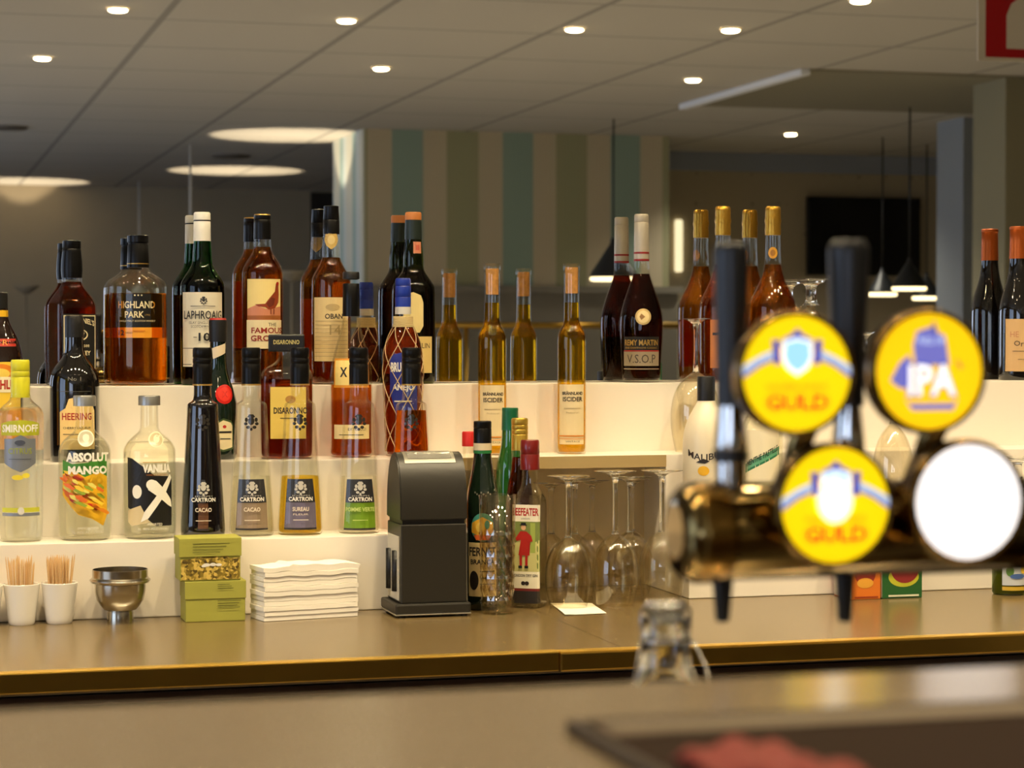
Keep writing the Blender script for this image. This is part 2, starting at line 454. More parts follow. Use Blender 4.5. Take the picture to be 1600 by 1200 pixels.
# near bar: raised customer top, body, and the lower staff worktop behind it
ZB = CAM_Z-.163; YE = -2.955
nb = thing('front_bar', 'raised near bar with plain grey-brown top in the blurred foreground', 'bar counter', (0, -3.2, 0))
def npart(name, bm, m):
    o = obj(name, bm, m, nb, smooth=False); o.location = (0, 3.2, 0); return o
BARTOP = mat('bar_top', (120, 104, 80), .24, ior=1.9)
bm = bmesh.new(); add_box(bm, -1.6, 2.6, -3.40, YE, ZB-.035, ZB, 0, .004); npart('bar_top', bm, BARTOP)
bm = bmesh.new(); add_box(bm, -1.55, 2.55, -3.25, YE-.02, 0, ZB-.035); npart('bar_body', bm, ink((60, 48, 38)))
bm = bmesh.new(); add_box(bm, -1.55, 2.55, YE-.02, -2.30, Z4-.03, Z4, 0, .003); npart('staff_worktop', bm, STEEL)
bm = bmesh.new(); add_box(bm, -1.55, 2.55, YE-.02, -2.36, 0, Z4-.03); npart('staff_cabinet', bm, ink((50, 46, 42)))

# ================================================================== THE ROOM THE MIRROR SHOWS
def downlight(px, py, power=45, label=None):
    p = seen_z(px, py); dl(p.x, p.y, power, label)
def dl(x, y, power, label, group, es=40, r=.052):
    t = thing('ceiling_downlight', label, 'ceiling light', (x, y, CEIL), 0, group)
    bm = bmesh.new(); add_rings(bm, [(-.001, r+.012, r+.012, 2), (-.008, r+.010, r+.010, 2), (-.008, r, r, 2), (-.002, r, r, 2)][::-1], 32)
    obj('trim_ring', bm, ink((225, 220, 210)), t)
    bm = bmesh.new(); add_rings(bm, [(-.016, 0, 0, 2), (-.016, r*.8, r*.8, 2), (-.010, r, r, 2), (-.002, r, r, 2), (-.002, 0, 0, 2)], 32)
    obj('lamp', bm, mat('downlight_glow_%d' % es, (255, 240, 210), .4, emit=(255, 232, 186), es=es), t)
    if power:
        spot('room_spot_light', (x, y, CEIL-.03), (x, y, 0), power, 130, .5, (1, .95, .82), .05)
GC = 'round recessed downlights in the room ceiling'
for (px, py) in ((66, 90), (184, 14), (541, 31), (595, 106), (897, 45), (1141, 46), (1082, 124), (1343, 0), (1235, 209)):
    p = seen_z(px, py); dl(p.x, p.y, 205, 'small round lit downlight recessed in the tiled ceiling, seen in the mirror', GC)
for x, y in BAR_SPOTS: dl(x, y, 0, 'small round lit downlight in the ceiling above the back bar', 'downlights above the back bar', 380)
for x, y in ((-3, -4), (-2, -8), (-3, -13), (10, -4.5), (12, -9), (2.2, -6.5), (6, -6)): dl(x, y, 205, 'small round downlight added in the tiled ceiling outside the view to fill the room', GC)  # unseen downlights added as fill for the room

# round ceiling vents
for px, py, r in ((15, 198, .16), (360, 243, .2)):
    p = seen_z(px, py)
    o = lathe('ceiling_vent', [(-.03, r*.5), (-.025, r*.9), (-.012, r), (0, r)], ink((96, 88, 78)), None, 32, loc=(p.x, p.y, CEIL))
    tag(o, 'round grey ceiling vent seen at the left edge of the mirror' if px < 100 else 'round grey ceiling vent seen in the mirror between two pools of light', 'vent')

# striped block
pA, pB = seen_z(571, 200), seen_z(1045, 214)
ySF = (pA.y+pB.y)/2
sx0, sx1 = at_y(570, 300, CAM_Y*0+(-ySF)).x, at_y(1045, 300, -ySF).x
m, N, L, b = nodes_mat('striped_wallpaper', .8)
tc = N.new('ShaderNodeTexCoord'); sp = N.new('ShaderNodeSeparateXYZ'); L.new(tc.outputs['Object'], sp.inputs[0])
def Xs(px): return at_y(px, 330, -ySF).x
per = Xs(785)-Xs(612)
fr = mathn(N, L, 'FRACT', mathn(N, L, 'ADD', mathn(N, L, 'DIVIDE', mathn(N, L, 'SUBTRACT', sp.outputs[0], Xs(612)), per), 50))
cr = N.new('ShaderNodeValToRGB'); cr.color_ramp.interpolation = 'CONSTANT'; E = cr.color_ramp.elements
E[0].position = 0; E[0].color = lin((144, 164, 148)); E[1].position = 48/173; E[1].color = lin((196, 182, 152))
for q, c in ((85/173, (160, 158, 120)), (135/173, (196, 182, 152))):
    e = E.new(q); e.color = lin(c)
L.new(fr, cr.inputs[0])
# fine pin stripes inside the coloured bands
f2 = mathn(N, L, 'LESS_THAN', mathn(N, L, 'FRACT', mathn(N, L, 'MULTIPLY', fr, 34)), .3)
mx = N.new('ShaderNodeMix'); mx.data_type = 'RGBA'; mx.blend_type = 'MULTIPLY'; mx.inputs[7].default_value = (.86, .86, .86, 1)
L.new(f2, mx.inputs[0]); L.new(cr.outputs[0], mx.inputs[6]); L.new(mx.outputs[2], b.inputs['Base Color'])
STRIPE = m
zw = at_y(800, 457, -ySF).z
pS = seen_z(520, 221)
struct(box('wall_striped', sx0, sx1, pS.y, ySF, zw, CEIL, STRIPE))
struct(box('trim_1', sx0-.01, sx1+.08, pS.y, ySF+.02, 0, zw, mat('grey_panelling', (124, 118, 104), .7)))
struct(box('trim_2', sx0-.03, sx1+.12, pS.y, ySF+.07, zw, zw+.06, mat('grey_cornice', (130, 124, 110), .6)))
# pale lit side cladding of the striped block
m, N, L, b = nodes_mat('pale_side_stripes', .6)
tc = N.new('ShaderNodeTexCoord'); sp = N.new('ShaderNodeSeparateXYZ'); L.new(tc.outputs['Object'], sp.inputs[0])
fr = mathn(N, L, 'FRACT', mathn(N, L, 'MULTIPLY', sp.outputs[1], 1.7))
cr = N.new('ShaderNodeValToRGB'); cr.color_ramp.interpolation = 'CONSTANT'; E = cr.color_ramp.elements
E[0].color = lin((206, 206, 190)); E[1].position = .5; E[1].color = lin((150, 176, 170)); e = E.new(.75); e.color = lin((196, 206, 204))
L.new(fr, cr.inputs[0]); L.new(cr.outputs[0], b.inputs['Base Color'])
struct(box('trim_3', sx0-.02, sx0-.001, pS.y, ySF, zw, CEIL-.002, m))
# brass rail standing in front of the panelling, with posts
p0, p1 = at_y(480, 508, -ySF-1.2), at_y(1175, 505, -ySF-1.2)
rl = thing('brass_rail', 'horizontal brass rail in front of the striped wall, seen in the mirror', 'rail', (p0.x, ySF+1.2, 0))
bm = bmesh.new(); add_tube(bm, [(0, 0, p0.z), (p1.x-p0.x, 0, p0.z)], .028, 12); obj('rail', bm, BRASS, rl)
for i in range(4):
    bm = bmesh.new(); add_tube(bm, [((p1.x-p0.x)*(i+.1)/3.2, 0, 0), ((p1.x-p0.x)*(i+.1)/3.2, 0, p0.z-.02)], .02, 10); obj('post', bm, BRASS, rl)

# dark panel standing in for the shade of a doorway in the far left wall, next to the striped block
q0, q1 = seen_z(487, 275), seen_z(521, 275)
struct(box('doorway_shade_panel', at_y(486, 300, 24.25).x, at_y(560, 300, 24.25).x, YB, YB+.04, 0, CEIL-.03, ink((40, 34, 26))))

# smooth ceiling field with a white strip along its edge
pc0, pc1 = seen_z(1255, 107), seen_z(1075, 163)
struct(box('trim_4', pc0.x+.04, XR, pc1.y, pc0.y, CEIL-.012, CEIL-.001, mat('smooth_plaster', (138, 132, 112), .9)))
ls = box('ceiling_light_strip', pc0.x-.02, pc0.x+.05, pc1.y, pc0.y, CEIL-.045, CEIL-.001, mat('strip_housing', (225, 228, 232), .5, emit=(170, 178, 190), es=.02), bev=.004)
tag(ls, 'long white strip fixed to the ceiling above the pendants, seen in the mirror', 'ceiling strip')
# pier at the right, and the bluish pier behind it
pr = seen_z(1571, 119)
struct(box('wall_pier', pr.x, pr.x+1.6, pr.y-.5, pr.y, 0, CEIL, mat('olive_pier', (140, 134, 108), .8)))
pr2 = seen_z(1505, 183)
struct(box('wall_pier_far', pr2.x, pr2.x+1.6, pr2.y-.5, pr2.y, 0, CEIL, mat('blue_grey_pier', (146, 152, 158), .8)))
# papered wall of the room behind
pd = seen_z(1300, 243); yD = pd.y
m, N, L, b = nodes_mat('dark_wallpaper', .85)
tc = N.new('ShaderNodeTexCoord'); mp = N.new('ShaderNodeMapping'); mp.inputs['Rotation'].default_value = (PI/2, 0, 0); L.new(tc.outputs['Object'], mp.inputs[0])
vo = N.new('ShaderNodeTexVoronoi'); vo.inputs['Scale'].default_value = 3.3; vo.inputs['Randomness'].default_value = .12; L.new(mp.outputs[0], vo.inputs['Vector'])
wv = N.new('ShaderNodeTexVoronoi'); wv.inputs['Scale'].default_value = 10; wv.inputs['Randomness'].default_value = .2; L.new(mp.outputs[0], wv.inputs['Vector'])
cr = N.new('ShaderNodeValToRGB'); E = cr.color_ramp.elements; E[0].position = .12; E[0].color = lin((34, 30, 26)); E[1].position = .35; E[1].color = lin((176, 162, 136))
ad = mathn(N, L, 'MULTIPLY', vo.outputs['Distance'], wv.outputs['Distance'])
L.new(mathn(N, L, 'MULTIPLY', ad, 3.0), cr.inputs[0]); L.new(cr.outputs[0], b.inputs['Base Color'])
dx0, dx1 = sx1, at_y(1530, 300, -yD).x+1
struct(box('wall_papered', dx0-.5, dx1, yD-.1, yD, 0, CEIL, m))
struct(box('trim_5', dx0-.5, dx1, yD, yD+.06, at_y(1300, 271, -yD).z, at_y(1300, 240, -yD).z, ink((150, 156, 168))))
v0, v1 = at_y(1262, 430, -yD-.12), at_y(1438, 310, -yD-.12)
tv = thing('wall_television', 'large black television on the dark papered wall, seen in the mirror', 'television', ((v0.x+v1.x)/2, yD+.12, v0.z))
hw = (v1.x-v0.x)/2; hh = v1.z-v0.z
bm = bmesh.new(); add_box(bm, -hw, hw, -.06, 0, 0, hh, 0, .006); obj('casing', bm, ink((6, 6, 6)), tv, smooth=False)
bm = bmesh.new(); add_box(bm, -hw+.02, hw-.02, 0, .004, .02, hh-.02); obj('screen', bm, mat('screen_black', (3, 3, 3), .25), tv, smooth=False)
bm = bmesh.new(); add_box(bm, -.15, .15, -.119, -.06, hh*.3, hh*.7); obj('wall_bracket', bm, ink((20, 20, 20)), tv, smooth=False)
s0, s1 = at_y(1055, 425, -yD-.05), at_y(1067, 343, -yD-.05)
o = box('wall_light', s0.x, s1.x, yD+.005, yD+.06, s0.z, s1.z, mat('tube_glow', (255, 245, 220), .4, emit=(255, 240, 196), es=1.3), bev=.02)
tag(o, 'slim vertical lit wall light beside the striped wall, seen in the mirror', 'wall light')

def pendant(px, py, wpx, dn, label, group, up=False, hfac=1.0, power=14):
    c = seen_y(px, py, dn); k = (dn/ (CS-SN*(px-800)/FPX))/FPX; r = wpx*k/2
    t = thing('pendant_lamp', label, 'pendant lamp', c, 0, group)
    SH = mat('pendant_enamel', (40, 42, 44), .4)
    H = r*1.6*hfac
    pr_ = [(0, r), (H*.12, r*.93), (H*.4, r*.62), (H*.7, r*.32), (H*.86, r*.14), (H, r*.12)]
    bm = bmesh.new(); p = chaikin(pr_, 2)
    add_rings(bm, [(z, q, q, 2) for z, q in p]+[(H, 0, 0, 2)], 40); obj('lamp_shade', bm, SH, t)
    bm = bmesh.new(); add_rings(bm, [(z-.004, q-.004, q-.004, 2) for z, q in p][::-1], 40); obj('shade_lining', bm, ink((235, 228, 210)), t)
    bm = bmesh.new(); add_rings(bm, [(-6*k, 0, 0, 2), (-6*k, r*.9, r*.9, 2), (-4*k, r*.97, r*.97, 2), (2*k, r*.93, r*.93, 2), (2*k, 0, 0, 2)], 40)
    obj('diffuser', bm, mat('pendant_glow', (255, 240, 205), .5, emit=(255, 236, 186), es=3.2), t)
    bm = bmesh.new(); add_tube(bm, [(0, 0, H-.01), (0, 0, CEIL-c.z)], .008, 6); obj('cord', bm, ink((20, 20, 18)), t)
    spot('pendant_light', (c.x, c.y, c.z-.01), (c.x, c.y, 0), power, 110, .5, (1, .82, .55), .08)
GP = 'cluster of dark conical pendant lamps in front of the television'
pendant(1420, 448, 56, 16.5, 'largest dark conical pendant lamp of the cluster, seen in the mirror', GP)
pendant(1378, 457, 48, 19.2, 'leftmost dark conical pendant lamp of the cluster in the mirror', GP)
pendant(1447, 463, 46, 19.8, 'dark conical pendant lamp in the mirror, second from right of the cluster', GP)
pendant(1490, 465, 36, 20.5, 'rightmost and smallest dark conical pendant lamp of the cluster in the mirror', GP)
pendant(958, 433, 76, 18.2, 'dark conical pendant lamp in front of the striped wall, behind the cognac bottle', None, power=12)
# white-corded glass pendants at the left, whose shades hang behind the bottles
for px, pt, pb, lab in ((217, 283, 470, 'white pendant lamp on thin cord in the mirror, above the oval whisky bottle'),
                        (297, 226, 470, 'white pendant lamp on thin cord in the mirror, above the green bottle')):
    p = seen_z(px, pt); q = at_y(px, pb, -p.y)
    t = thing('pendant_lamp', lab, 'pendant lamp', (p.x, p.y, q.z))
    lathe('lamp_shade', [(0, .07), (.05, .1), (.14, .08), (.2, .02)], WHITE, t, 24, 1)
    bm = bmesh.new(); add_tube(bm, [(0, 0, .18), (0, 0, CEIL-q.z)], .012, 6); obj('cord', bm, ink((200, 198, 192)), t)
# torchiere floor lamps that throw the pools of light on the ceiling
for i, (px, py, lab, pw) in enumerate(((455, 212, 'tall uplight floor lamp near the striped wall, seen in the mirror', 330), (368, 267, 'tall uplight floor lamp halfway down the room, seen in the mirror', 330),
                                   (40, 284, 'tall uplight floor lamp at the far left wall, seen in the mirror', 330))):
    p = seen_z(px, py); zt = 1.84
    t = thing('floor_lamp', lab, 'floor lamp', (p.x, p.y, 0))
    lathe('base', [(0, .15), (.02, .15), (.03, .03)], DBRASS, t, 32)
    bm = bmesh.new(); add_tube(bm, [(0, 0, .02), (0, 0, zt)], .012, 8); obj('pole', bm, WALLB, t)
    bm = bmesh.new(); pp = [(zt, .02), (zt+.03, .08), (zt+.08, .15), (zt+.1, .16)]
    add_rings(bm, [(pp[0][0], 0, 0, 2)]+[(z, r, r, 2) for z, r in pp]+[(z+.002, r-.006, r-.006, 2) for z, r in pp][::-1]+[(zt+.004, 0, 0, 2)], 32)
    obj('bowl', bm, WALLB, t)
    spot('uplight', (p.x, p.y, zt+.06), (p.x, p.y, CEIL), pw*.5, 62, .12, (1, .84, .62), .03)

# ================================================================== BOTTLES ON THE TOP STEP
BK, GY = ink((20, 19, 18)), ink((60, 60, 60)); RED = ink((176, 30, 22)); CREAMI = ink((230, 214, 170), .6); TEXTD = ink((44, 36, 30))
GOLDF = mat('gold_foil', (196, 150, 56), .3, .8, bump=.6, bscale=90)
def crest(u, v, s, m):
    """a small heraldic ornament: crown, shield and mantling"""
    I = [('ell', u, v-s*.2, s*.42, s*.5, m), ('poly', [(u-s*.5, v-s*.75), (u-s*.25, v-s*1.05), (u, v-s*.8), (u+s*.25, v-s*1.05), (u+s*.5, v-s*.75), (u+s*.3, v-s*.6), (u-s*.3, v-s*.6)], m)]
    for q in (-1, 1):
        I += [('ell', u+q*s*.62, v-s*.35, s*.2, s*.28, m), ('ell', u+q*s*.7, v+s*.15, s*.24, s*.2, m), ('ell', u+q*s*.4, v+s*.6, s*.25, s*.2, m)]
    I += [('ell', u, v+s*.85, s*.16, s*.2, m)]
    return I

bottle('whisky_bottle', 'square-shouldered dark whiskey bottle with black label at the left end of top step', 'bottle', 113, 'T', 601,
       [(601, 28), (598, 31), (480, 31.5), (472, 30), (464, 26), (454, 20), (446, 15.5), (437, 14), (425, 14.5), (415, 14), (378, 12.5)],
       CLEAR, DEEP, 440, sq=(7, 1), rot=22,
       caps=[('cap', [(434, 15.5), (422, 16.5), (408, 16), (394, 14.6), (390, 14.2), (389, 13.6), (388, 14.2), (377, 14), (376, 12.5)], BLKFOIL)],
       prints=[('front_label', [('rect', -28, 28, 490, 598, BK), ('rect', -26, 26, 492, 493.5, CREAMI), ('rect', -26, -24.6, 492, 597, CREAMI), ('rect', 24.6, 26, 492, 597, CREAMI),
                          ('text', "JACK DANIEL'S", 0, 506, 47, 11, .02, 5, CREAMI), ('ell', 0, 522, 13, 9, CREAMI), ('ell', 0, 522, 11, 7, BK), ('text', 'No.7', 0, 522, 15, 7, CREAMI),
                          ('text', 'Tennessee', 0, 538, 30, 6, CREAMI), ('text', 'WHISKEY', 0, 550, 34, 7, .02, CREAMI), ('text', '40% VOL.', 0, 572, 28, 4, CREAMI), ('rect', -20, 20, 582, 583, CREAMI)]),
               ('neck_print', [('text', 'No.7', 0, 424, 13, 6, CREAMI)])])
bottle('whisky_bottle', 'oval clear whisky bottle with black label and orange band on the top step', 'bottle', 216.5, 'T', 601,
       [(601, 38), (598, 43), (590, 44.5), (452, 44.5), (443, 43), (436, 37), (430, 27), (424, 19), (418, 15), (412, 14), (380, 13)],
       CLEAR, AMBER, 458, sq=(2.6, .72),
       caps=[('cap', [(418, 17), (414, 17), (384, 16), (382, 15), (380, 15), (379, 16.5), (369, 16.5), (368, 15)], BLKFOIL), ('collar', [(413, 17.3), (411.5, 17.3)], GOLDI)],
       prints=[('front_label', [('rect', -35, 42, 459, 511, BK), ('rect', -35, 42, 511, 527, ink((238, 162, 44))), ('text', 'HIGHLAND', -3, 476, 60, 11, .02, CREAMI), ('text', 'PARK', -6, 491, 30, 10, .02, CREAMI),
                          ('text', '1798', 14, 492, 8, 3, GOLDI), ('text', 'SINGLE MALT SCOTCH WHISKY', -2, 501, 58, 3, CREAMI), ('text', '12', -27, 519, 10, 8, .02, BK), ('text', 'YEARS OLD', -15, 519, 12, 2.4, BK),
                          ('rect', -8, 10, 516, 517, ink((190, 90, 20))), ('ell', 0, 461.5, 1.2, 1.2, CREAMI), ('ell', -5, 461.5, 1.2, 1.2, CREAMI), ('ell', 5, 461.5, 1.2, 1.2, CREAMI)])])
bottle('whisky_bottle', 'green whisky bottle with white capsule and broad white label on the top step', 'bottle', 316.5, 'T', 601,
       [(601, 31), (597, 34), (452, 34.5), (443, 33.5), (434, 29), (424, 22), (414, 16), (404, 14.6), (392, 14.2), (376, 13), (360, 12.4), (336, 12)],
       GREENG, liquid('greenish', (60, 70, 14)), 436,
       caps=[('cap', [(377, 13.6), (360, 13.3), (347, 13.2), (346, 12.4), (344.6, 12.4), (344, 13.2), (334, 13), (332, 11.5)], WHITE), ('cap_band', [(346, 13.3), (344.6, 13.3)], BK)],
       prints=[('front_label', [('rect', -36, 37, 457, 572, ink((222, 214, 190), .6))] + crest(2, 470, 6, GY) + [('rect', -18, 20, 478, 479, GY), ('text', 'LAPHROAIG', 1, 492, 62, 13, .01, BK),
                          ('text', 'ISLAY SINGLE MALT', 1, 504, 42, 4, GY), ('text', 'SCOTCH WHISKY', 1, 510, 36, 4, GY), ('text', '10', 3, 526, 17, 13, .02, BK), ('rect', -13, -8, 526, 527, BK),
                          ('rect', -32, -10, 543, 544, GY), ('rect', -32, -16, 568, 569, GY)]),
               ('cap_print', [('text', 'SINGLE MALT', 0, 358, 20, 3, GY)])])
PICT = ink((232, 204, 132), .6)
bottle('whisky_bottle', 'amber whisky bottle with a picture label of a red grouse on the top step', 'bottle', 410.5, 'T', 599,
       [(599, 29), (595, 32), (430, 32), (421, 31), (412, 27), (403, 21), (395, 15.5), (388, 14), (376, 13), (350, 12.3), (338, 12)],
       CLEAR, WHISKY, 386,
       caps=[('cap', [(374, 13.6), (350, 13.3), (345, 13.2), (344, 12.6), (343, 13.2), (337, 13)], BLKFOIL), ('cap_top', [(337, 13), (335.3, 12.4)], GOLDI)],
       prints=[('front_label', [('rect', -26, 33, 436, 500, ink((238, 214, 140), .6)), ('poly', [(-26, 482), (-10, 476), (5, 482), (14, 488), (33, 478), (33, 500), (-26, 500)], ink((206, 132, 96))),
                          ('rect', -26, 33, 492, 498, ink((160, 92, 40))),
                          ('poly', [(-12, 475), (4, 474), (10, 466), (20, 455), (22, 443), (25, 441), (28, 443), (27, 447), (28, 460), (27, 472), (20, 481), (10, 483), (4, 479), (-6, 478)], ink((150, 62, 28))),
                          ('poly', [(6, 474), (14, 464), (20, 466), (18, 476), (10, 480)], ink((112, 44, 22))), ('ell', 25, 443, 2.6, 2.8, ink((170, 40, 24))),
                          ('rect', 12, 13.5, 482, 490, ink((120, 50, 30))), ('rect', 17, 18.5, 482, 490, ink((120, 50, 30))),
                          ('rect', -26, 33, 499, 543, CREAMI), ('text', 'THE', 15, 506, 13, 5, TEXTD), ('text', 'FAMOUS', 8, 515, 50, 9, .02, ink((150, 44, 26))), ('text', 'GROUSE', 8, 527, 52, 9, .02, ink((150, 44, 26)))])])
bottle('whisky_bottle', 'slim amber whisky bottle with grey-black capsule, gold neck tag and tall cream label', 'bottle', 518, 'T', 598,
       [(598, 28), (594, 31), (440, 31), (432, 29.5), (424, 25), (414, 19), (405, 15), (400, 14.4), (385, 14), (366, 12.6), (340, 12)],
       CLEAR, WHISKY, 402,
       caps=[('cap', [(366, 12.9), (345, 12.8), (344, 12.2), (343, 12.6), (326, 11.6), (323, 11.8), (322, 10.5)], BLKFOIL)],
       prints=[('front_label', [('rect', -31.5, 30, 464, 562, ink((222, 196, 136), .7)), ('text', 'OBAN', 4, 493, 28, 8, .02, TEXTD), ('text', '14', 6, 514, 17, 15, ink((176, 150, 92))), ('ell', 2, 479, 11, 5, ink((190, 164, 110)))] +
                          [('rect', -28, 27, y, y+.6, ink((150, 126, 86))) for y in range(500, 560, 6)]),
               ('neck_label', [('poly', [(-10, 367), (-5, 362), (0, 360), (5, 362), (10, 367), (12, 375), (8, 384), (0, 390), (-8, 384), (-12, 375)], ink((206, 172, 96))), ('ell', 0, 375, 6, 7, ink((222, 196, 130)))])])
bottle('whisky_bottle', 'dark green-brown whisky bottle with orange-topped cork behind the netted bottle on the top step', 'bottle', 646, 'T', 597,
       [(597, 31), (593, 34), (452, 34), (444, 32), (434, 25), (425, 18.5), (417, 15.5), (404, 15.8), (392, 15), (378, 13), (350, 12)],
       OLIVEG, COLA, 420,
       caps=[('capsule', [(374, 13.6), (360, 13.4), (344, 12.6)], mat('dark_green_foil', (28, 40, 34), .4)), ('cork_top', [(344, 12.8), (334, 12.8), (332, 11.5)], ink((196, 120, 56)))],
       prints=[('upper_label', [('poly', [(-15, 460), (0, 456), (12, 461), (16, 472), (16, 508), (10, 518), (-10, 518), (-16, 508), (-16, 470)], ink((226, 206, 140), .6))]),
               ('lower_label', [('rect', -34, 34, 524, 580, ink((222, 196, 124), .6)), ('text', 'LAGAVULIN', 0, 538, 56, 8, TEXTD), ('text', '16', 0, 558, 16, 12, TEXTD)]),
               ('seal_strip', [('rect', 0, 14, 378, 396, ink((206, 130, 96))), ('rect', 4, 10, 383, 391, ink((190, 90, 70)))])])
bottle('cognac_bottle', 'tapering dark cognac bottle with silver capsule and gold medallion on the top step', 'bottle', 1002, 'T', 597,
       [(597, 27), (594, 30), (560, 31.5), (525, 33.8), (505, 34.2), (490, 33), (470, 27.5), (450, 20.5), (435, 15.5), (425, 12.8), (410, 11.6), (338, 10.6)],
       CLEAR, COLA, 428,
       caps=[('capsule', [(407, 12), (370, 11.6), (349, 11.4), (348, 10.9), (347, 11.4), (337, 11.2), (335, 10)], ink((186, 176, 156), .4, .3)), ('neck_band', [(397, 12.1), (394, 12.1)], ink((140, 30, 26))), ('neck_band', [(408, 12.2), (405, 12.2)], ink((140, 30, 26)))],
       prints=[('medallion', [('ell', 3, 495, 12.6, 12.6, ink((206, 178, 118), .35, .4)), ('ell', 3, 495, 9.5, 9.5, ink((228, 206, 150))), ('poly', [(0, 490), (6, 495), (0, 500), (-3, 495)], ink((150, 110, 60)))]),
               ('neck_mark', [('text', 'Z', 3, 384, 9, 10, BK)]),
               ('front_label', [('rect', -31, 32, 526, 549, BK), ('text', 'REMY MARTIN', 0, 535, 57, 9, .02, GOLDI), ('text', 'FINE CHAMPAGNE COGNAC', 0, 543, 54, 3, GOLDI), ('rect', -31, 31, 547, 548.5, RED),
                          ('rect', -31, 31, 549, 571, ink((150, 136, 112), .4)), ('text', 'V.S.O.P', 0, 560, 46, 13, ink((56, 48, 42))), ('rect', -31, 31, 575, 576.5, ink((150, 136, 112)))])])
for px, lab in ((1129, 'long-necked amber bottle with crumpled gold foil top, behind the left black tap handle'), (1207, 'long-necked amber bottle with crumpled gold foil top, between the two black tap handles')):
    bottle('brandy_bottle', lab, 'bottle', px, 'T', 597,
       [(597, 33), (593, 36), (560, 37), (490, 37.5), (475, 36.5), (463, 32), (450, 25), (438, 19.5), (425, 15.5), (412, 13), (390, 12), (330, 10.8)],
       CLEAR, WHISKY, 414,
       caps=[('foil_top', [(368, 12.4), (360, 12.8), (352, 12.1), (346, 13.2), (340, 12.3), (330, 12.2), (325, 11.8), (323, 10)], GOLDF)],
       prints=[('neck_seal', [('ell', 0, 396, 7.5, 9, ink((206, 150, 48), .4)), ('ell', 0, 396, 4, 5, ink((160, 108, 36)))]), ('front_label', [('rect', -20, 20, 500, 575, ink((196, 120, 62), .6)), ('rect', -16, 16, 520, 524, TEXTD)])],
       group=None)
bottle('wine_bottle', 'dark wine bottle with copper capsule and tan label at the right edge of the frame', 'bottle', 1590, 'T', 596,
       [(596, 28), (593, 30), (492, 30), (480, 29), (465, 25.5), (450, 21), (436, 17), (420, 14.2), (404, 13.2), (370, 12.6)],
       DARKG, caps=[('capsule', [(405, 13.8), (380, 13.2), (360, 13), (359, 13.8), (355, 13.6), (354, 12)], mat('copper_foil', (190, 92, 34), .35, .7))],
       prints=[('front_label', [('rect', -20, 34, 500, 582, ink((206, 168, 116), .6)), ('text', 'HE', -5, 524, 13, 9, ink((180, 120, 84))), ('text', 'O', -1, 538, 9, 8, TEXTD), ('text', 'r', 7, 540, 4, 6, TEXTD), ('rect', -8, 20, 550, 550.8, TEXTD),
                          ('rect', 0, 20, 563, 563.6, TEXTD)])])

# ================================================================== BOTTLES ON THE MIDDLE STEP
bottle('liqueur_bottle', 'brown coffee liqueur bottle with yellow neck band and orange-yellow label at left frame edge', 'bottle', 1, 'M', 722,
       [(722, 31), (718, 35), (570, 35.5), (558, 34.5), (545, 32), (530, 27.5), (515, 20), (503, 14), (495, 12.5), (470, 11.5)], mat('brown_glass', (30, 14, 8), .06, coat=1), yoff=-.008,
       caps=[('cap', [(484, 12), (465, 12), (458, 11.8), (457, 10.5)], BK), ('neck_band', [(495, 13), (485, 12.6)], ink((226, 176, 30)))],
       prints=[('shoulder_band', [('rect', -26, 28, 529, 541, ink((176, 40, 20))), ('text', 'R', 8, 535, 8, 8, ink((226, 150, 60)))]),
               ('front_label', [('rect', -36, 37, 565, 640, ink((234, 196, 60))), ('ell', 0, 580, 22, 12, ink((226, 130, 34))), ('ell', 0, 583, 15, 8, ink((238, 206, 90))), ('rect', -36, 37, 588, 612, ink((236, 226, 190))), ('text', 'KAHLUA', 8, 600, 50, 15, .04, ink((176, 50, 30))),
                          ('rect', -36, 37, 640, 700, ink((228, 150, 40)))])])
bottle('liqueur_bottle', 'black round-shouldered cherry liqueur bottle with cream label behind the mango bottle', 'bottle', 117, 'M', 720,
       [(720, 35), (716, 38), (606, 38.5), (594, 38), (584, 36), (574, 31), (564, 23), (556, 17), (545, 14.5), (520, 14), (494, 13)], DARKG, yoff=-.006,
       caps=[('cap', [(527, 14.8), (510, 14.6), (496, 14.4), (493, 13)], BK)],
       prints=[('front_label', [('poly', [(-24, 642), (-14, 636), (-9, 622), (6, 618), (24, 622), (34, 640), (35, 700), (-24, 700)], ink((240, 206, 134), .6)), ('text', 'HEERING', 4, 649, 48, 11, .02, ink((176, 44, 28))), ('text', 'CHERRY LIQUEUR', 4, 667, 44, 4, TEXTD), ('rect', -18, 26, 676, 677, TEXTD)]),
               ('shoulder_emboss', [('text', 'No 1', 0, 591, 20, 6, ink((120, 116, 106))), ('rect', -24, 26, 610, 610.8, ink((90, 86, 78)))])])
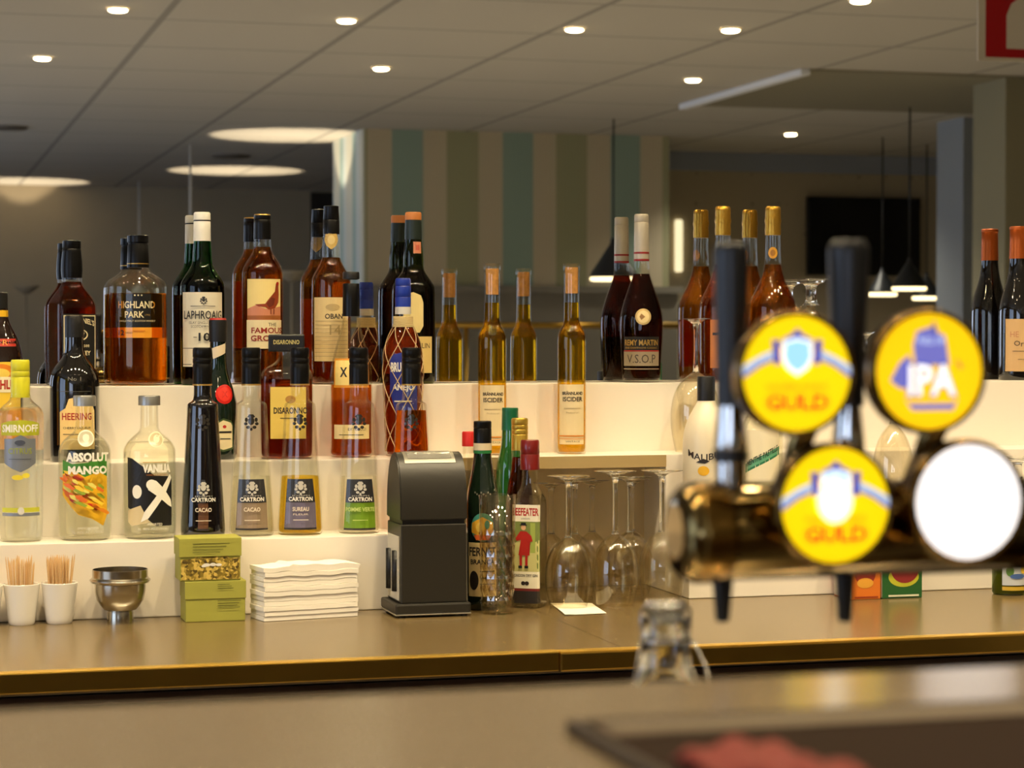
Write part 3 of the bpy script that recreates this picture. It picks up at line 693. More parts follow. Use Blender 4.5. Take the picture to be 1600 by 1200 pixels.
bottle('liqueur_bottle', 'dark bottle with red wax seal and tilted paper collar on the middle step', 'bottle', 341, 'M', 716,
       [(716, 27), (712, 30), (634, 30), (622, 28), (608, 24), (594, 19), (582, 15), (568, 13), (540, 12.6), (500, 12)], DKGRN, yoff=.004,
       caps=[('cap', [(534, 13.6), (520, 13.8), (503, 14.2), (500, 13.6)], BK), ('cap_top', [(500, 13.4), (497, 12.4)], ink((170, 40, 30)))],
       prints=[('collar_label', [('poly', [(-10, 544), (13.5, 536), (14, 551), (-8, 561)], ink((222, 204, 176)))]),
               ('wax_seal', [('ell', 11, 615, 15, 15, ink((196, 30, 24), .3)), ('ell', 11, 615, 11, 11, ink((220, 54, 40), .3)), ('text', 'X', 11, 615, 9, 10, ink((190, 30, 24)))]),
               ('front_label', [('poly', [(-6, 660), (8, 652), (22, 656), (26, 662), (26, 700), (8, 704), (-6, 698)], ink((60, 80, 40))), ('poly', [(-4, 662), (8, 655), (21, 659), (24, 664), (24, 697), (8, 701), (-4, 696)], CREAMI), ('ell', 10, 665, 3, 2.5, RED), ('rect', 0, 22, 672, 675, TEXTD), ('rect', 3, 20, 683, 684.5, GY)])])
bottle('liqueur_bottle', 'square reddish-brown amaretto bottle with oblong black cap, behind the slim pale bottles', 'bottle', 448, 'M', 713,
       [(713, 38), (709, 41), (592, 41.5), (582, 40), (574, 34), (568, 22), (562, 14), (555, 12), (546, 12)], CLEAR, DEEP, 592, sq=(5, .8), yoff=-.004,
       caps=[], prints=[('front_label', [('rect', -25, 30, 603, 682, ink((226, 196, 96), .6)), ('text', 'DISARONNO', 6, 639, 52, 10, .03, TEXTD), ('ell', 6, 622, 8, 6, ink((176, 130, 60))), ('rect', -10, 22, 650, 651, TEXTD)])])
_r = [o for o in COL.objects if o.name.startswith('liqueur_bottle') and o.parent is None][-1]
_k = mpp(_r.location)
bm = bmesh.new(); add_box(bm, -28*_k, 28*_k, -24*_k, 24*_k, (713-547)*_k, (713-520)*_k, 0, 2*_k); obj('cap', bm, BK, _r, smooth=False)
bm, ms = art([('text', 'DISARONNO', 0, 532, 40, 7, .02, ink((190, 176, 110)))], lambda u, v, off: Vector((u*_k, -24*_k-off, (713-v)*_k))); obj('cap_print', bm, ms, _r, smooth=False)
bottle('rum_bottle', 'tall clear part-filled spirit bottle with black stopper and yellow square label', 'bottle', 549, 'M', 712,
       [(712, 30), (708, 33), (700, 33), (696, 32), (590, 33), (574, 32), (560, 29), (545, 25.5), (528, 20), (512, 15.5), (500, 13.4), (490, 12.4), (445, 12)], CLEAR, RUM, 600,
       caps=[('capsule', [(494, 13.4), (470, 13.2), (444, 12.8), (443, 12)], BLKFOIL), ('stopper', [(437, 10), (436, 13), (427, 13), (425, 12)], BK)],
       prints=[('front_label', [('rect', -31, 32, 559, 604, ink((226, 150, 40))), ('rect', -28, 30, 562, 600, ink((242, 214, 130))), ('text', 'X', -12, 580, 12, 15, .03, TEXTD), ('text', 'O', 10, 580, 12, 15, .03, TEXTD)]),
               ('lower_label', [('rect', -31, 33, 661, 683, ink((236, 214, 160), .6)), ('text', 'EXTRA OLD', 10, 668, 30, 4, TEXTD), ('rect', -20, 20, 676, 677, TEXTD)])])
_b, _k, _f = bottle('rum_bottle', 'dark amber rum bottle wrapped in pale netting with blue cap', 'bottle', 630, 'M', 708,
       [(708, 25), (704, 28), (680, 27.5), (640, 29), (600, 31), (565, 32), (545, 30.5), (528, 26), (514, 19.5), (504, 14), (495, 12), (440, 11.4)], CLEAR, RUM if False else DEEP, 506,
       caps=[('cap', [(487, 12.2), (465, 12.4), (464, 11.8), (463, 12.4), (448, 12.2), (447, 11.6), (446, 12.1), (438, 12), (435, 10.5)], ink((28, 52, 150), .35)), ('neck_label', [(490, 12.5), (479, 12.6)], ink((210, 206, 196)))],
       prints=[('front_label', [('poly', [(-22, 560), (-16, 552), (0, 548), (16, 552), (24, 562), (24, 640), (10, 656), (-8, 650), (-22, 610)], ink((30, 40, 130))), ('text', 'BRUGAL', -2, 571, 36, 15, .04, ink((232, 226, 214))), ('text', 'ANEJO', 0, 603, 34, 12, .03, ink((232, 226, 214))),
                          ('rect', -14, 14, 622, 624, ink((220, 210, 190)))]),
               ('neck_print', [('text', 'Brugal', 0, 484, 15, 6, ink((40, 60, 150)))])])
bm = bmesh.new()
for s in (-1, 1):
    for j in range(6):
        pts = []
        for i in range(50):
            v = 506+(700-506)*i/49; th = 2*PI*j/6 + s*(v-506)/194*PI*1.15+.25
            r = _f(0, v, 0).y*-1+.0006; pts.append((r*math.sin(th), -r*math.cos(th), (708-v)*_k))
        add_tube(bm, pts, .00075, 5)
obj('netting', bm, ink((206, 178, 130), .8), _b)
bm = bmesh.new()
for j in range(8):
    v = 491+j*2.1; r = (14.6 if j < 6 else 15.5)*_k
    add_tube(bm, [(r*math.sin(2*PI*i/40)*(1+.02*(i % 2)), r*math.cos(2*PI*i/40), (708-v)*_k) for i in range(40)], .0013, 6, closed=True)
obj('woven_collar', bm, ink((206, 184, 130), .8), _b)
for px, lab in ((769, 'slim golden ice cider bottle with cork, nearer the netted bottle of the two'), (893, 'slim golden ice cider bottle with cork, nearer the cognac bottle of the two')):
    cb, ck, cf = bottle('cider_bottle', lab, 'bottle', px, 'M', 705,
       [(705, 21), (702, 23), (530, 23), (521, 22), (513, 18), (506, 14), (500, 12.6), (470, 12.2), (428, 12), (425, 12.4), (423, 13.6), (416, 13.6), (412, 12.6)], CLEAR, CIDER, 472, wall=1.6,
       caps=[], prints=[('front_label', [('rect', -22, 22, 598, 690, ink((226, 206, 160), .6)), ('text', 'BR\u00c4NNLAND', 2, 611, 34, 6, .03, TEXTD), ('text', 'ISCIDER', 2, 620.5, 32, 7, .02, TEXTD), ('rect', -12, 14, 634, 635, ink((190, 170, 130))),
                                         ('text', 'Producerad i', 2, 641, 20, 2.6, ink((160, 140, 104))), ('rect', -22, 22, 676, 678, ink((206, 128, 40))), ('rect', -22, 22, 681, 682, ink((206, 128, 40))), ('text', 'VINTAGE', 2, 685.5, 22, 2.6, TEXTD)])])
    lathe('cork', [((705-455)*ck, 10.0*ck), ((705-414.5)*ck, 10.2*ck)], CORKM, cb, 24)

# ================================================================== BOTTLES ON THE BOTTOM STEP
GRNB, SHIELD = ink((178, 182, 40)), ink((140, 146, 156), .35, .4)
bottle('vodka_bottle', 'clear vodka bottle with yellow-green cap and grey shield label at the left edge', 'bottle', 33, 'B', 845,
       [(845, 30), (841, 33.5), (760, 34), (700, 35.5), (650, 36), (641, 34), (634, 28), (627, 19), (620, 15), (600, 13)], CLEAR, WATER, 636, wall=1.4,
       caps=[('cap', [(621, 14.6), (590, 14.6), (589, 14), (588, 14.6), (581, 14.6), (580, 14), (579, 14.6), (572, 14.5), (564, 14.4), (562, 13)], ink((204, 200, 40), .35))],
       prints=[('front_label', [('poly', [(-34, 661), (-20, 657), (0, 655), (20, 657), (32, 661), (32, 679), (-34, 679)], GRNB), ('text', 'SMIRNOFF', -1, 668, 60, 12, .03, ink((240, 236, 220))),
                          ('poly', [(-27, 684), (-12, 684), (0, 678), (12, 684), (24, 684), (24, 722), (12, 730), (0, 736), (-14, 730), (-27, 722)], SHIELD), ('text', 'CITRUS', -1, 703, 36, 9, ink((160, 170, 40))), ('rect', -18, 16, 715, 716, ink((90, 96, 110))), ('ell', -1, 690, 8, 4, ink((70, 76, 92)))]),
               ('lemon_print', [('ell', -5, 744, 9, 4, ink((226, 206, 50))), ('ell', 8, 741, 6, 4, ink((236, 220, 70)))]),
               ('lower_band', [('rect', -33, 33, 791, 798, ink((198, 200, 60))), ('rect', -33, 33, 799, 804, SHIELD), ('ell', 0, 796, 5, 6, ink((214, 212, 206)))])])
mi = [('poly', [(-39, 716), (-20, 722), (5, 720), (39, 706), (39, 745), (10, 752), (-15, 742), (-39, 752)], ink((70, 140, 50)))]
rg = random.Random(3)
mi.append(('poly', [(-39, 738), (-20, 730), (0, 742), (20, 734), (39, 742), (39, 800), (30, 818), (10, 806), (-10, 800), (-28, 782), (-39, 770)], ink((238, 186, 36))))
for i in range(46):
    a = rg.uniform(-34, 30); bq = 735+ (a+36)*.45 + rg.uniform(-8, 34); L_ = rg.uniform(8, 20); h_ = rg.uniform(1.5, 3.6)
    c_ = rg.choice([(232, 140, 30), (246, 206, 60), (240, 226, 110), (206, 60, 34), (226, 110, 40), (150, 170, 50), (250, 216, 50)])
    mi.append(('poly', [(max(-39, a-L_/2), bq-h_), (a, bq-h_*1.1+1), (min(39, a+L_/2), bq+L_*.28), (min(39, a+L_/3), bq+L_*.28+h_), (max(-39, a-L_/3), bq+h_*.6)], ink(c_)))
AW = ink((244, 240, 226))
VP = [(841, 35), (837, 39.5), (828, 41), (708, 41), (698, 39), (689, 34), (681, 26), (675, 18), (670, 15), (665, 14), (640, 13.6), (619, 13.4)]
bottle('vodka_bottle', 'round-shouldered clear bottle with yellow and green mango artwork and silver cap', 'bottle', 133, 'B', 841, VP, CLEAR, WATER, 684, wall=1.6,
       caps=[('cap', [(634, 17.5), (620, 17.5), (618, 16.5)], ink((176, 176, 172), .35, .8))],
       prints=[('artwork', mi + [('text', 'ABSOLUT', 4, 711, 57, 14, .05, AW), ('text', 'MANGO', 4, 731, 51, 13, .05, AW), ('text', 'IMPORTED', 4, 820, 26, 3.4, AW), ('text', '1L 40% ALC./VOL.', 4, 826, 40, 3.4, AW)]),
               ('medallion', [('ell', 2, 683, 13, 12.5, ink((206, 202, 180), .3)), ('ell', 2, 683, 11, 10.5, ink((172, 166, 140), .3)), ('ell', 2, 682, 5, 6.5, ink((210, 206, 186), .3))])])
bottle('vodka_bottle', 'round-shouldered clear bottle with black artwork, large white X and silver cap', 'bottle', 234, 'B', 839, [(a-2 if a > 700 else a, b) for a, b in VP], CLEAR, WATER, 690, wall=1.6,
       caps=[('cap', [(633, 17), (620, 17), (618, 16)], ink((170, 170, 166), .35, .8))],
       prints=[('artwork', [('poly', [(-39, 712), (-28, 714), (-10, 726), (8, 740), (39, 742), (39, 818), (10, 818), (-12, 800), (-38, 790)], BK),
                            ('poly', [(-38, 794), (-14, 786), (0, 812), (-30, 818), (-38, 812)], ink((214, 196, 150))), ('ell', -20, 765, 8, 10.5, AW),
                            ('poly', [(34, 738), (38, 744), (24, 770), (-2, 806), (-14, 812), (-8, 796), (10, 772), (20, 758)], AW), ('poly', [(-4, 754), (2, 746), (10, 748), (22, 760), (36, 778), (38, 790), (30, 786), (12, 772), (-2, 762)], AW),
                            ('ell', 3, 754, 8, 8, AW),
                            ('text', 'VANILIA', 12, 729, 45, 13, .05, AW), ('text', 'VANILLA FLAVORED', 12, 739, 34, 2.6, ink((190, 120, 50))), ('text', 'IMPORTED', 8, 815, 22, 4, AW), ('text', '1L 40% ALC./VOL.', 6, 822, 46, 3.4, AW), ('rect', -10, 26, 719, 720, ink((206, 160, 80)))]),
               ('medallion', [('ell', 11, 685, 12.5, 12, ink((216, 208, 176), .3)), ('ell', 11, 685, 10.5, 10, ink((180, 168, 130), .3)), ('ell', 11, 684, 5, 6, ink((220, 210, 180), .3))])])
CRS = ink((190, 186, 176))
def slim(px, base, lab, glass, liq, low, name_, sub=None, name_col=(222, 210, 190), off=0, level=742, capdark=BLKFOIL):
    W = 35 if px < 500 else 33
    prints = [('front_label', [('poly', [(-21+off, 745), (21+off, 745), (26+off, 781), (-24+off, 781)], ink((46, 46, 50))), ('poly', [(-24+off, 781), (26+off, 781), (28+off, 820), (-27+off, 820)], ink(low)),
                    ('poly', [(-27+off, 820), (28+off, 820), (28+off, 823), (-27+off, 823)], ink((40, 34, 36)))]
                    + crest(1+off, 759, 10, CRS) + [('text', 'JOSEPH', 1+off, 770.5, 26, 2.6, CRS), ('text', 'CARTRON', 1+off, 775.5, 36, 6.5, .03, ink((230, 226, 214))), ('text', name_, 1+off, 791, 24 if len(name_) < 8 else 44, 6.5, .02, ink(name_col))]
                    + ([('text', sub, 1+off, 799, 22, 2.8, ink(name_col))] if sub else []) + [('rect', -10+off, 12+off, 807, 808, ink(name_col))])]
    r, k, f = bottle('liqueur_bottle', lab, 'bottle', px, 'B', base,
       [(base, W-3), (base-4, W), (800, W-1.2), (700, 27.5), (645, 24.4), (634, 24.2), (629, 23), (626, 17), (622, 14), (600, 13.4), (560, 13)], glass, liq, level if liq else None, wall=2.0, sq=(2.3, .9), ch=1,
       caps=[('cap', [(599, 15), (580, 15), (570, 15), (569, 14.3), (567, 14.3), (566, 15), (561, 15), (560, 14.3), (558, 14.3), (557, 15), (546, 14.8), (543, 13.4)], capdark), ('cap_ring', [(601.5, 15.2), (599, 15.2)], GOLDI)],
       prints=prints + [('emboss', crest(0, 658, 12, mat('emboss', (210, 205, 190) if liq else (50, 46, 40), .1, trans=.7 if liq else 0)))])
slim(317, 834, 'slim flaring almost black liqueur bottle with grey and brown label', mat('smoke_glass', (16, 12, 11), .06, coat=1), None, (92, 58, 34), 'CACAO')
slim(393, 833, 'slim flaring colourless liqueur bottle with black and taupe label', CLEAR, WATER, (142, 122, 100), 'CACAO')
slim(469, 832, 'slim flaring pale yellow liqueur bottle with black and violet-grey label', CLEAR, PALE, (106, 98, 120), 'SUREAU', 'FLEUR')
slim(561, 829, 'slim flaring colourless liqueur bottle with black and bright green label', CLEAR, WATER, (112, 148, 30), 'POMME VERTE', name_col=(190, 206, 120), off=1)
slim(643, 827, 'slim flaring orange-yellow liqueur bottle half hidden behind the black dispenser', CLEAR, ORANGE, (160, 110, 40), 'ABRICOT', level=640)
bottle('rum_bottle', 'white coconut rum bottle with square black cap behind the left black tap handle', 'bottle', 1103, 'B', 832,
       [(832, 33), (828, 36), (700, 37), (680, 35), (662, 30), (645, 22), (630, 14), (620, 11), (592, 11)], mat('white_coated_glass', (226, 214, 186), .3),
       caps=[('cap', [(628, 14), (590, 14), (588, 13)], BK)], prints=[('front_label', [('text', 'MALIBU', -4, 712, 54, 11, .02, -8, TEXTD), ('ell', -4, 742, 9, 8, ink((230, 176, 40))), ('poly', [(-16, 728), (-4, 722), (6, 726), (-2, 730)], TEXTD)])])
bottle('liqueur_bottle', 'mint liqueur bottle with white label and slanting green banner behind the tap badges', 'bottle', 1190, 'B', 830,
       [(830, 31), (826, 34), (680, 34), (668, 32), (655, 26), (640, 17), (628, 13), (580, 12)], CLEAR, WATER, 650,
       caps=[('cap', [(605, 13), (575, 13), (573, 12)], ink((30, 110, 70)))], prints=[('front_label', [('rect', -28, 30, 676, 760, ink((232, 222, 190), .6)), ('poly', [(-28, 732), (30, 702), (30, 716), (-28, 747)], ink((36, 120, 80))), ('poly', [(-24, 741), (26, 714.5), (26, 704), (-24, 731)], ink((100, 170, 130))),
                      ('text', 'MENTHE-PASTILLE', 1, 721, 1, 1, CREAMI)])])
# the banner lettering follows the slope of the banner
_r = [o for o in COL.objects if o.name.startswith('liqueur_bottle') and o.parent is None][-1]; _k = mpp(_r.location)
vs, fs = text_geo('MENTHE PASTILLE', .02)
bm = bmesh.new(); V = []
for x, y in vs:
    u = x*50+1; v = 724.5-(u)*.52-y*9; th = u/34
    V.append(bm.verts.new(((34*_k+.0012)*math.sin(th), -(34*_k+.0012)*math.cos(th), (830-v)*_k)))
for f in fs: bm.faces.new([V[i] for i in f])
obj('banner_print', bm, ink((24, 60, 44)), _r, smooth=False)

# ================================================================== THINGS ON THE WORKTOP
def onz(px, py, z=None): return at_z(px, py, Z4 if z is None else z)
def rim(px, base, pts, m, name, root, k, seg=40, ch=1, close=True):
    return lathe(name, [((base-a)*k, b*k) for a, b in pts], m, root, seg, ch, close)
# toothpick cups
PORC = mat('porcelain', (240, 236, 226), .18, coat=.5); WOODP = mat('toothpick_wood', (224, 186, 130), .7)
for px, py, lab, n in ((-24, 978, 'white porcelain cup of toothpicks cut off by the left frame edge', 40), (34, 977, 'white porcelain cup of toothpicks, left of the two whole ones', 46), (93, 974, 'white porcelain cup of toothpicks beside the steel cocktail strainer top', 70)):
    P = onz(px, py); P.y = -.3805 - (.006 if px < 0 else 0); P.x = at_y(px, py, P.y).x; P.z = Z4; k = mpp(P)
    t = thing('toothpick_cup', lab, 'cup', P, 0, None)
    pts = [(977, 18.5), (974, 20.5), (960, 22.5), (940, 25), (918, 27.8), (913, 28.4)]
    p = chaikin([((977-a)*k, b*k) for a, b in pts], 1)
    bm = bmesh.new(); add_rings(bm, [(p[0][0], 0, 0, 2)]+[(z, r, r, 2) for z, r in p]+[(max(z, .004), r-.0022, r-.0022, 2) for z, r in p[::-1]]+[(.004, 0, 0, 2)], 40)
    obj('cup', bm, PORC, t)
    bm = bmesh.new(); rr = random.Random(px)
    for i in range(n):
        a = rr.uniform(0, 2*PI); q = math.sqrt(rr.random()); b0 = q*15*k; lean = rr.uniform(.6, 1.25); h = rr.uniform(96, 108)*k
        top = Vector((math.cos(a)*q*24*k*lean, math.sin(a)*q*24*k*lean*.8, h)); bot = Vector((math.cos(a)*b0, math.sin(a)*b0, .006))
        d = top-bot; add_tube(bm, [bot, bot+d*.94, top], [.0009, .0009, .0002], 5)
    o = obj('toothpicks', bm, WOODP, None, smooth=False); o.location = P
    tag(o, 'bundle of pale wooden toothpicks standing in the ' + ('cup at the frame edge' if px < 0 else 'left whole white cup' if px < 50 else 'white cup beside the steel strainer'), 'toothpicks', kind='stuff')
# steel bar measure
P = onz(184, 968); k = mpp(P); P.y = min(P.y, -.355-46*k)
t = thing('cocktail_strainer_top', 'brushed steel cocktail shaker top standing on the worktop beside the toothpick cups', 'shaker top', P)
pr = [(972, 20.5), (956, 20), (953, 19), (951, 25), (944, 31), (936, 36), (924, 38.5), (915, 39), (911, 39), (909, 44.5), (906, 45.5), (903, 44.5), (901, 42.5), (889, 42.5)]
p = [((972-a)*k, b*k) for a, b in pr]
bm = bmesh.new(); add_rings(bm, [(0, 0, 0, 2)]+[(z, r, r, 2) for z, r in p]+[(z, r-.001, r-.001, 2) for z, r in p[::-1] if z > .03]+[(.03, 0, 0, 2)], 56)
sharp(obj('cup_body', bm, mat('worn_steel', (186, 178, 160), .2, 1), t), 25)
bm = bmesh.new(); add_tube(bm, [(45.7*k*math.cos(2*PI*i/56), 45.7*k*math.sin(2*PI*i/56), 66.5*k) for i in range(56)], .0012, 8, closed=True); obj('rolled_rim', bm, STEEL, t)

# two green cardboard boxes of tea
OLV = mat('olive_card', (162, 160, 66), .6, mott=.08, bscale=20); OLV2 = mat('olive_card_side', (150, 142, 64), .6)
m, N, L, b = nodes_mat('seed_picture', .5)
tc = N.new('ShaderNodeTexCoord'); vo = N.new('ShaderNodeTexVoronoi'); vo.inputs['Scale'].default_value = 260; L.new(tc.outputs['Object'], vo.inputs['Vector'])
cr = N.new('ShaderNodeValToRGB'); E = cr.color_ramp.elements; E[0].color = lin((70, 54, 14)); E[1].color = lin((216, 186, 90)); E[1].position = .9; e = E.new(.5); e.color = lin((140, 118, 34))
sp = N.new('ShaderNodeSeparateColor'); L.new(vo.outputs['Color'], sp.inputs[0]); L.new(sp.outputs[0], cr.inputs[0]); L.new(cr.outputs[0], b.inputs['Base Color'])
SEEDP = m
P = onz(290, 973); k = mpp(P); W_, H_, D_ = 94*k, 63*k, .064
t = thing('tea_box', 'green cardboard box on the worktop, under the box with the picture front', 'box', (P.x+W_/2, P.y+D_/2, Z4))
bm = bmesh.new(); add_box(bm, -W_/2, W_/2, -D_/2, D_/2, 0, H_, 0, .0015); obj('carton', bm, OLV, t, smooth=False)
bm = bmesh.new(); add_box(bm, -W_/2-.001, W_/2+.001, -D_/2-.0012, D_/2+.001, H_-27*k, H_+.001, 0, .0008); obj('lid', bm, OLV, t, smooth=False)
TX = ink((96, 98, 40))
def boxmap(k, dy): return lambda u, v, off: Vector((u*k, dy-off, v*k))
bm, ms = art([('rect', 3, 40-i*3 % 7, 32-i*3.4, 33-i*3.4, TX) for i in range(4)]+[('rect', 3, 22+i*3, 58-i*3, 59-i*3, TX) for i in range(3)], boxmap(k, -D_/2-.0014)); obj('printed_lines', bm, ms, t, smooth=False)
P2 = at_y(280, 910, P.y+.001); z2 = Z4+H_+.0015; W2, H2 = 95*k, 66*k
t = thing('tea_box', 'green cardboard box with a seed picture front, stacked on the plain green box', 'box', (P.x+W_/2-8*k, P.y+D_/2, z2))
bm = bmesh.new(); add_box(bm, -W2/2, W2/2, -D_/2, D_/2, 0, H2, 0, .0015); obj('carton', bm, [OLV], t, smooth=False)
bm = bmesh.new(); add_box(bm, -W2/2-.0015, W2/2+.0015, -D_/2-.0015, D_/2+.001, H2-28*k, H2+.0012, 0, .0008); obj('lid', bm, OLV, t, smooth=False)
jag = [(-46, 2), (46, 2), (46, 36)]+[(30-i*4, 36+(3 if i % 2 else -1)) for i in range(15)]+[(-46, 34)]
bm, ms = art([('poly', jag, SEEDP), ('text', 'MaMa', 4, -28, 27, -7, .03, ink((235, 232, 214)))], boxmap(k, -D_/2-.0002)); 
bm2, ms2 = art([('poly', jag, SEEDP), ('ell', -6, 25, 6, 2.6, WHITE), ('ell', 4, 25.5, 5, 2.6, WHITE), ('ell', 13, 25, 5, 2.2, WHITE), ('ell', -10, 23.5, 4, 2, WHITE)], boxmap(k, -D_/2-.0002)); bm.free()
obj('front_picture', bm2, ms2, t, smooth=False)
bm, ms = art([('rect', -28, 30-i*5, 58-i*4.5, 59-i*4.5, TX) for i in range(4)], boxmap(k, -D_/2-.0017)); obj('printed_lines', bm, ms, t, smooth=False)

# stack of folded paper napkins
NAP = mat('napkin_paper', (246, 240, 226), .85, bump=.1, bscale=120)
PF = onz(413, 972); k = mpp(PF); WN, DN, n_ = 158*k, .064, 11; hN = 84*k/n_
for i in range(n_):
    t_ = bmesh.new(); nx, ny = 26, 10; top = i == n_-1
    def hgt(x, y, z, i=i, top=top):
        f = (math.sin(x*21+.25*i)*.0011+math.sin(x*8)*.0008)*(i/n_)
        if top and x > .3: f += ((x-.3)/.7)**2*(-.004) + (.004 if z else 0)
        return f
    g = {}
    for s_, z_ in ((0, .0001), (1, hN-.0001)):
        for a in range(nx+1):
            for c in range(ny+1):
                u = a/nx; v = c/ny; ex = .0012*math.sin(i*2.3)
                xx = WN*u+ex; 
                if top and s_: xx += .006*max(0, u-.8)/.2
                edge = 0 if not s_ else -.0007*(1 if c in (0, ny) or a in (0, nx) else 0)
                g[(s_, a, c)] = t_.verts.new((xx, DN*v+.001*math.cos(i*1.7), i*hN+z_+hgt(u, v, s_)+edge))
    for a in range(nx):
        for c in range(ny):
            t_.faces.new((g[1, a, c], g[1, a+1, c], g[1, a+1, c+1], g[1, a, c+1])); t_.faces.new((g[0, a, c+1], g[0, a+1, c+1], g[0, a+1, c], g[0, a, c]))
    for a in range(nx):
        t_.faces.new((g[0, a, 0], g[0, a+1, 0], g[1, a+1, 0], g[1, a, 0])); t_.faces.new((g[1, a, ny], g[1, a+1, ny], g[0, a+1, ny], g[0, a, ny]))
    for c in range(ny):
        t_.faces.new((g[1, 0, c], g[1, 0, c+1], g[0, 0, c+1], g[0, 0, c])); t_.faces.new((g[0, nx, c], g[0, nx, c+1], g[1, nx, c+1], g[1, nx, c]))
    o = obj('paper_napkin', t_, NAP, None, smooth=False); o.location = (PF.x, PF.y, Z4+.0006); o.rotation_euler[2] = math.radians(11)
    sharp(o, 30)
    lab = 'topmost folded white paper napkin of the stack, its right corner lifting' if top else 'lowest folded white paper napkin of the stack, on the worktop' if i == 0 else 'folded white paper napkin inside the stack on the worktop'
    tag(o, lab, 'napkin', 'stack of folded paper napkins')

# black dispenser with arched top
PD = onz(626, 966); k = mpp(PD); W_, D_ = 108*k, .104; zb = 22*k; Hs = (960-808)*k; Ht = (960-703)*k
PDC = (PD.x+W_/2, PD.y+D_/2, Z4)
t = thing('napkin_dispenser', 'black arched-top tabletop dispenser with a silver window on top, between napkins and bottles', 'dispenser', PDC)
MBLK = mat('matt_black_enamel', (38, 35, 28), .42, bump=.05, bscale=200)
def arch(bm, x0, x1, d, z0, zs, zt, bulge=1.0, n=22):
    prof = [(-d/2, z0), (-d/2, zs)] + [(-d/2*math.cos(PI*i/n), zs+(zt-zs)*math.sin(PI*i/n)**.85) for i in range(1, n)] + [(d/2, zs), (d/2, z0)]
    A = [bm.verts.new((x0, y, z)) for y, z in prof]; B = [bm.verts.new((x1, y, z)) for y, z in prof]
    for i in range(len(prof)):
        j = (i+1) % len(prof); bm.faces.new((A[i], B[i], B[j], A[j])[::1])
    bm.faces.new(A); bm.faces.new(B[::-1])
    bmesh.ops.recalc_face_normals(bm, faces=bm.faces[:])
bm = bmesh.new(); arch(bm, -W_/2, W_/2, D_, Hs, Hs+.006, Ht); es = [e for e in bm.edges if len(e.link_faces) == 2 and e.calc_face_angle(0) > .7]
bmesh.ops.bevel(bm, geom=es, offset=.002, segments=2, affect='EDGES'); sharp(obj('arched_hood', bm, MBLK, t), 30)
bm = bmesh.new(); add_box(bm, -W_/2+.0012, W_/2-.0012, -D_/2+.0012, D_/2-.0012, zb, Hs-6*k, 0, .002); obj('lower_body', bm, MBLK, t, smooth=False)
bm = bmesh.new(); add_box(bm, -W_/2+.004, W_/2-.004, -D_/2+.004, D_/2-.004, Hs-6*k, Hs); obj('joint_gap', bm, BK, t, smooth=False)
bm = bmesh.new(); add_box(bm, -W_/2-9*k, W_/2+5*k, -D_/2-.004, D_/2+.004, 6*k, zb, 0, .003); obj('base_plate', bm, MBLK, t, smooth=False)
bm = bmesh.new(); add_box(bm, -W_/2-9*k, W_/2+5*k, -D_/2-.0045, D_/2+.004, 4*k, 6*k, 0, .0005); obj('base_trim', bm, ink((200, 196, 184), .3, .8), t, smooth=False)
for sx_ in (-1, 1):
    for sy_ in (-1, 1):
        lathe('foot', [(0, .005), (4*k, .006)], BK, t, 16, loc=(sx_*(W_/2-.004), sy_*(D_/2-.006), 0))
bm = bmesh.new(); add_box(bm, -W_/2-.0012, -W_/2+.0012, -D_/2+.012, D_/2-.012, zb+.004, Hs-.026, 0, .0008); o = obj('side_plate', bm, ink((206, 200, 182), .35), t, smooth=False)
for q in (-1, 1):
    bm = bmesh.new(); add_tube(bm, [(-W_/2-.001, q*.022, zb+.018), (-W_/2-.001, q*.022, Hs-.05)], .007, 10); obj('slot', bm, BK, t)
# the window follows the curve of the hood
bm = bmesh.new(); n = 10
def hood(th): return Vector((0, -D_/2*math.cos(th), Hs+.006+(Ht-Hs-.006)*math.sin(th)**.85))
for (x0, x1, a0, a1, off, mi_) in ((-.39, .37, .30*PI, .62*PI, .0008, 0), (-.34, .32, .34*PI, .58*PI, .0016, 1)):
    R = []
    for i in range(n+1):
        th = a0+(a1-a0)*i/n; c = hood(th); nrm = Vector((0, -math.cos(th), math.sin(th)))
        R.append([bm.verts.new(c+nrm*off+Vector((W_*x0, 0, 0))), bm.verts.new(c+nrm*off+Vector((W_*x1, 0, 0)))])
    for i in range(n):
        f = bm.faces.new((R[i][0], R[i][1], R[i+1][1], R[i+1][0])); f.material_index = mi_
obj('window', bm, [ink((190, 186, 172), .3, .8), mat('window_plastic', (206, 204, 192), .12, .7, bump=.8, bscale=60)], t)

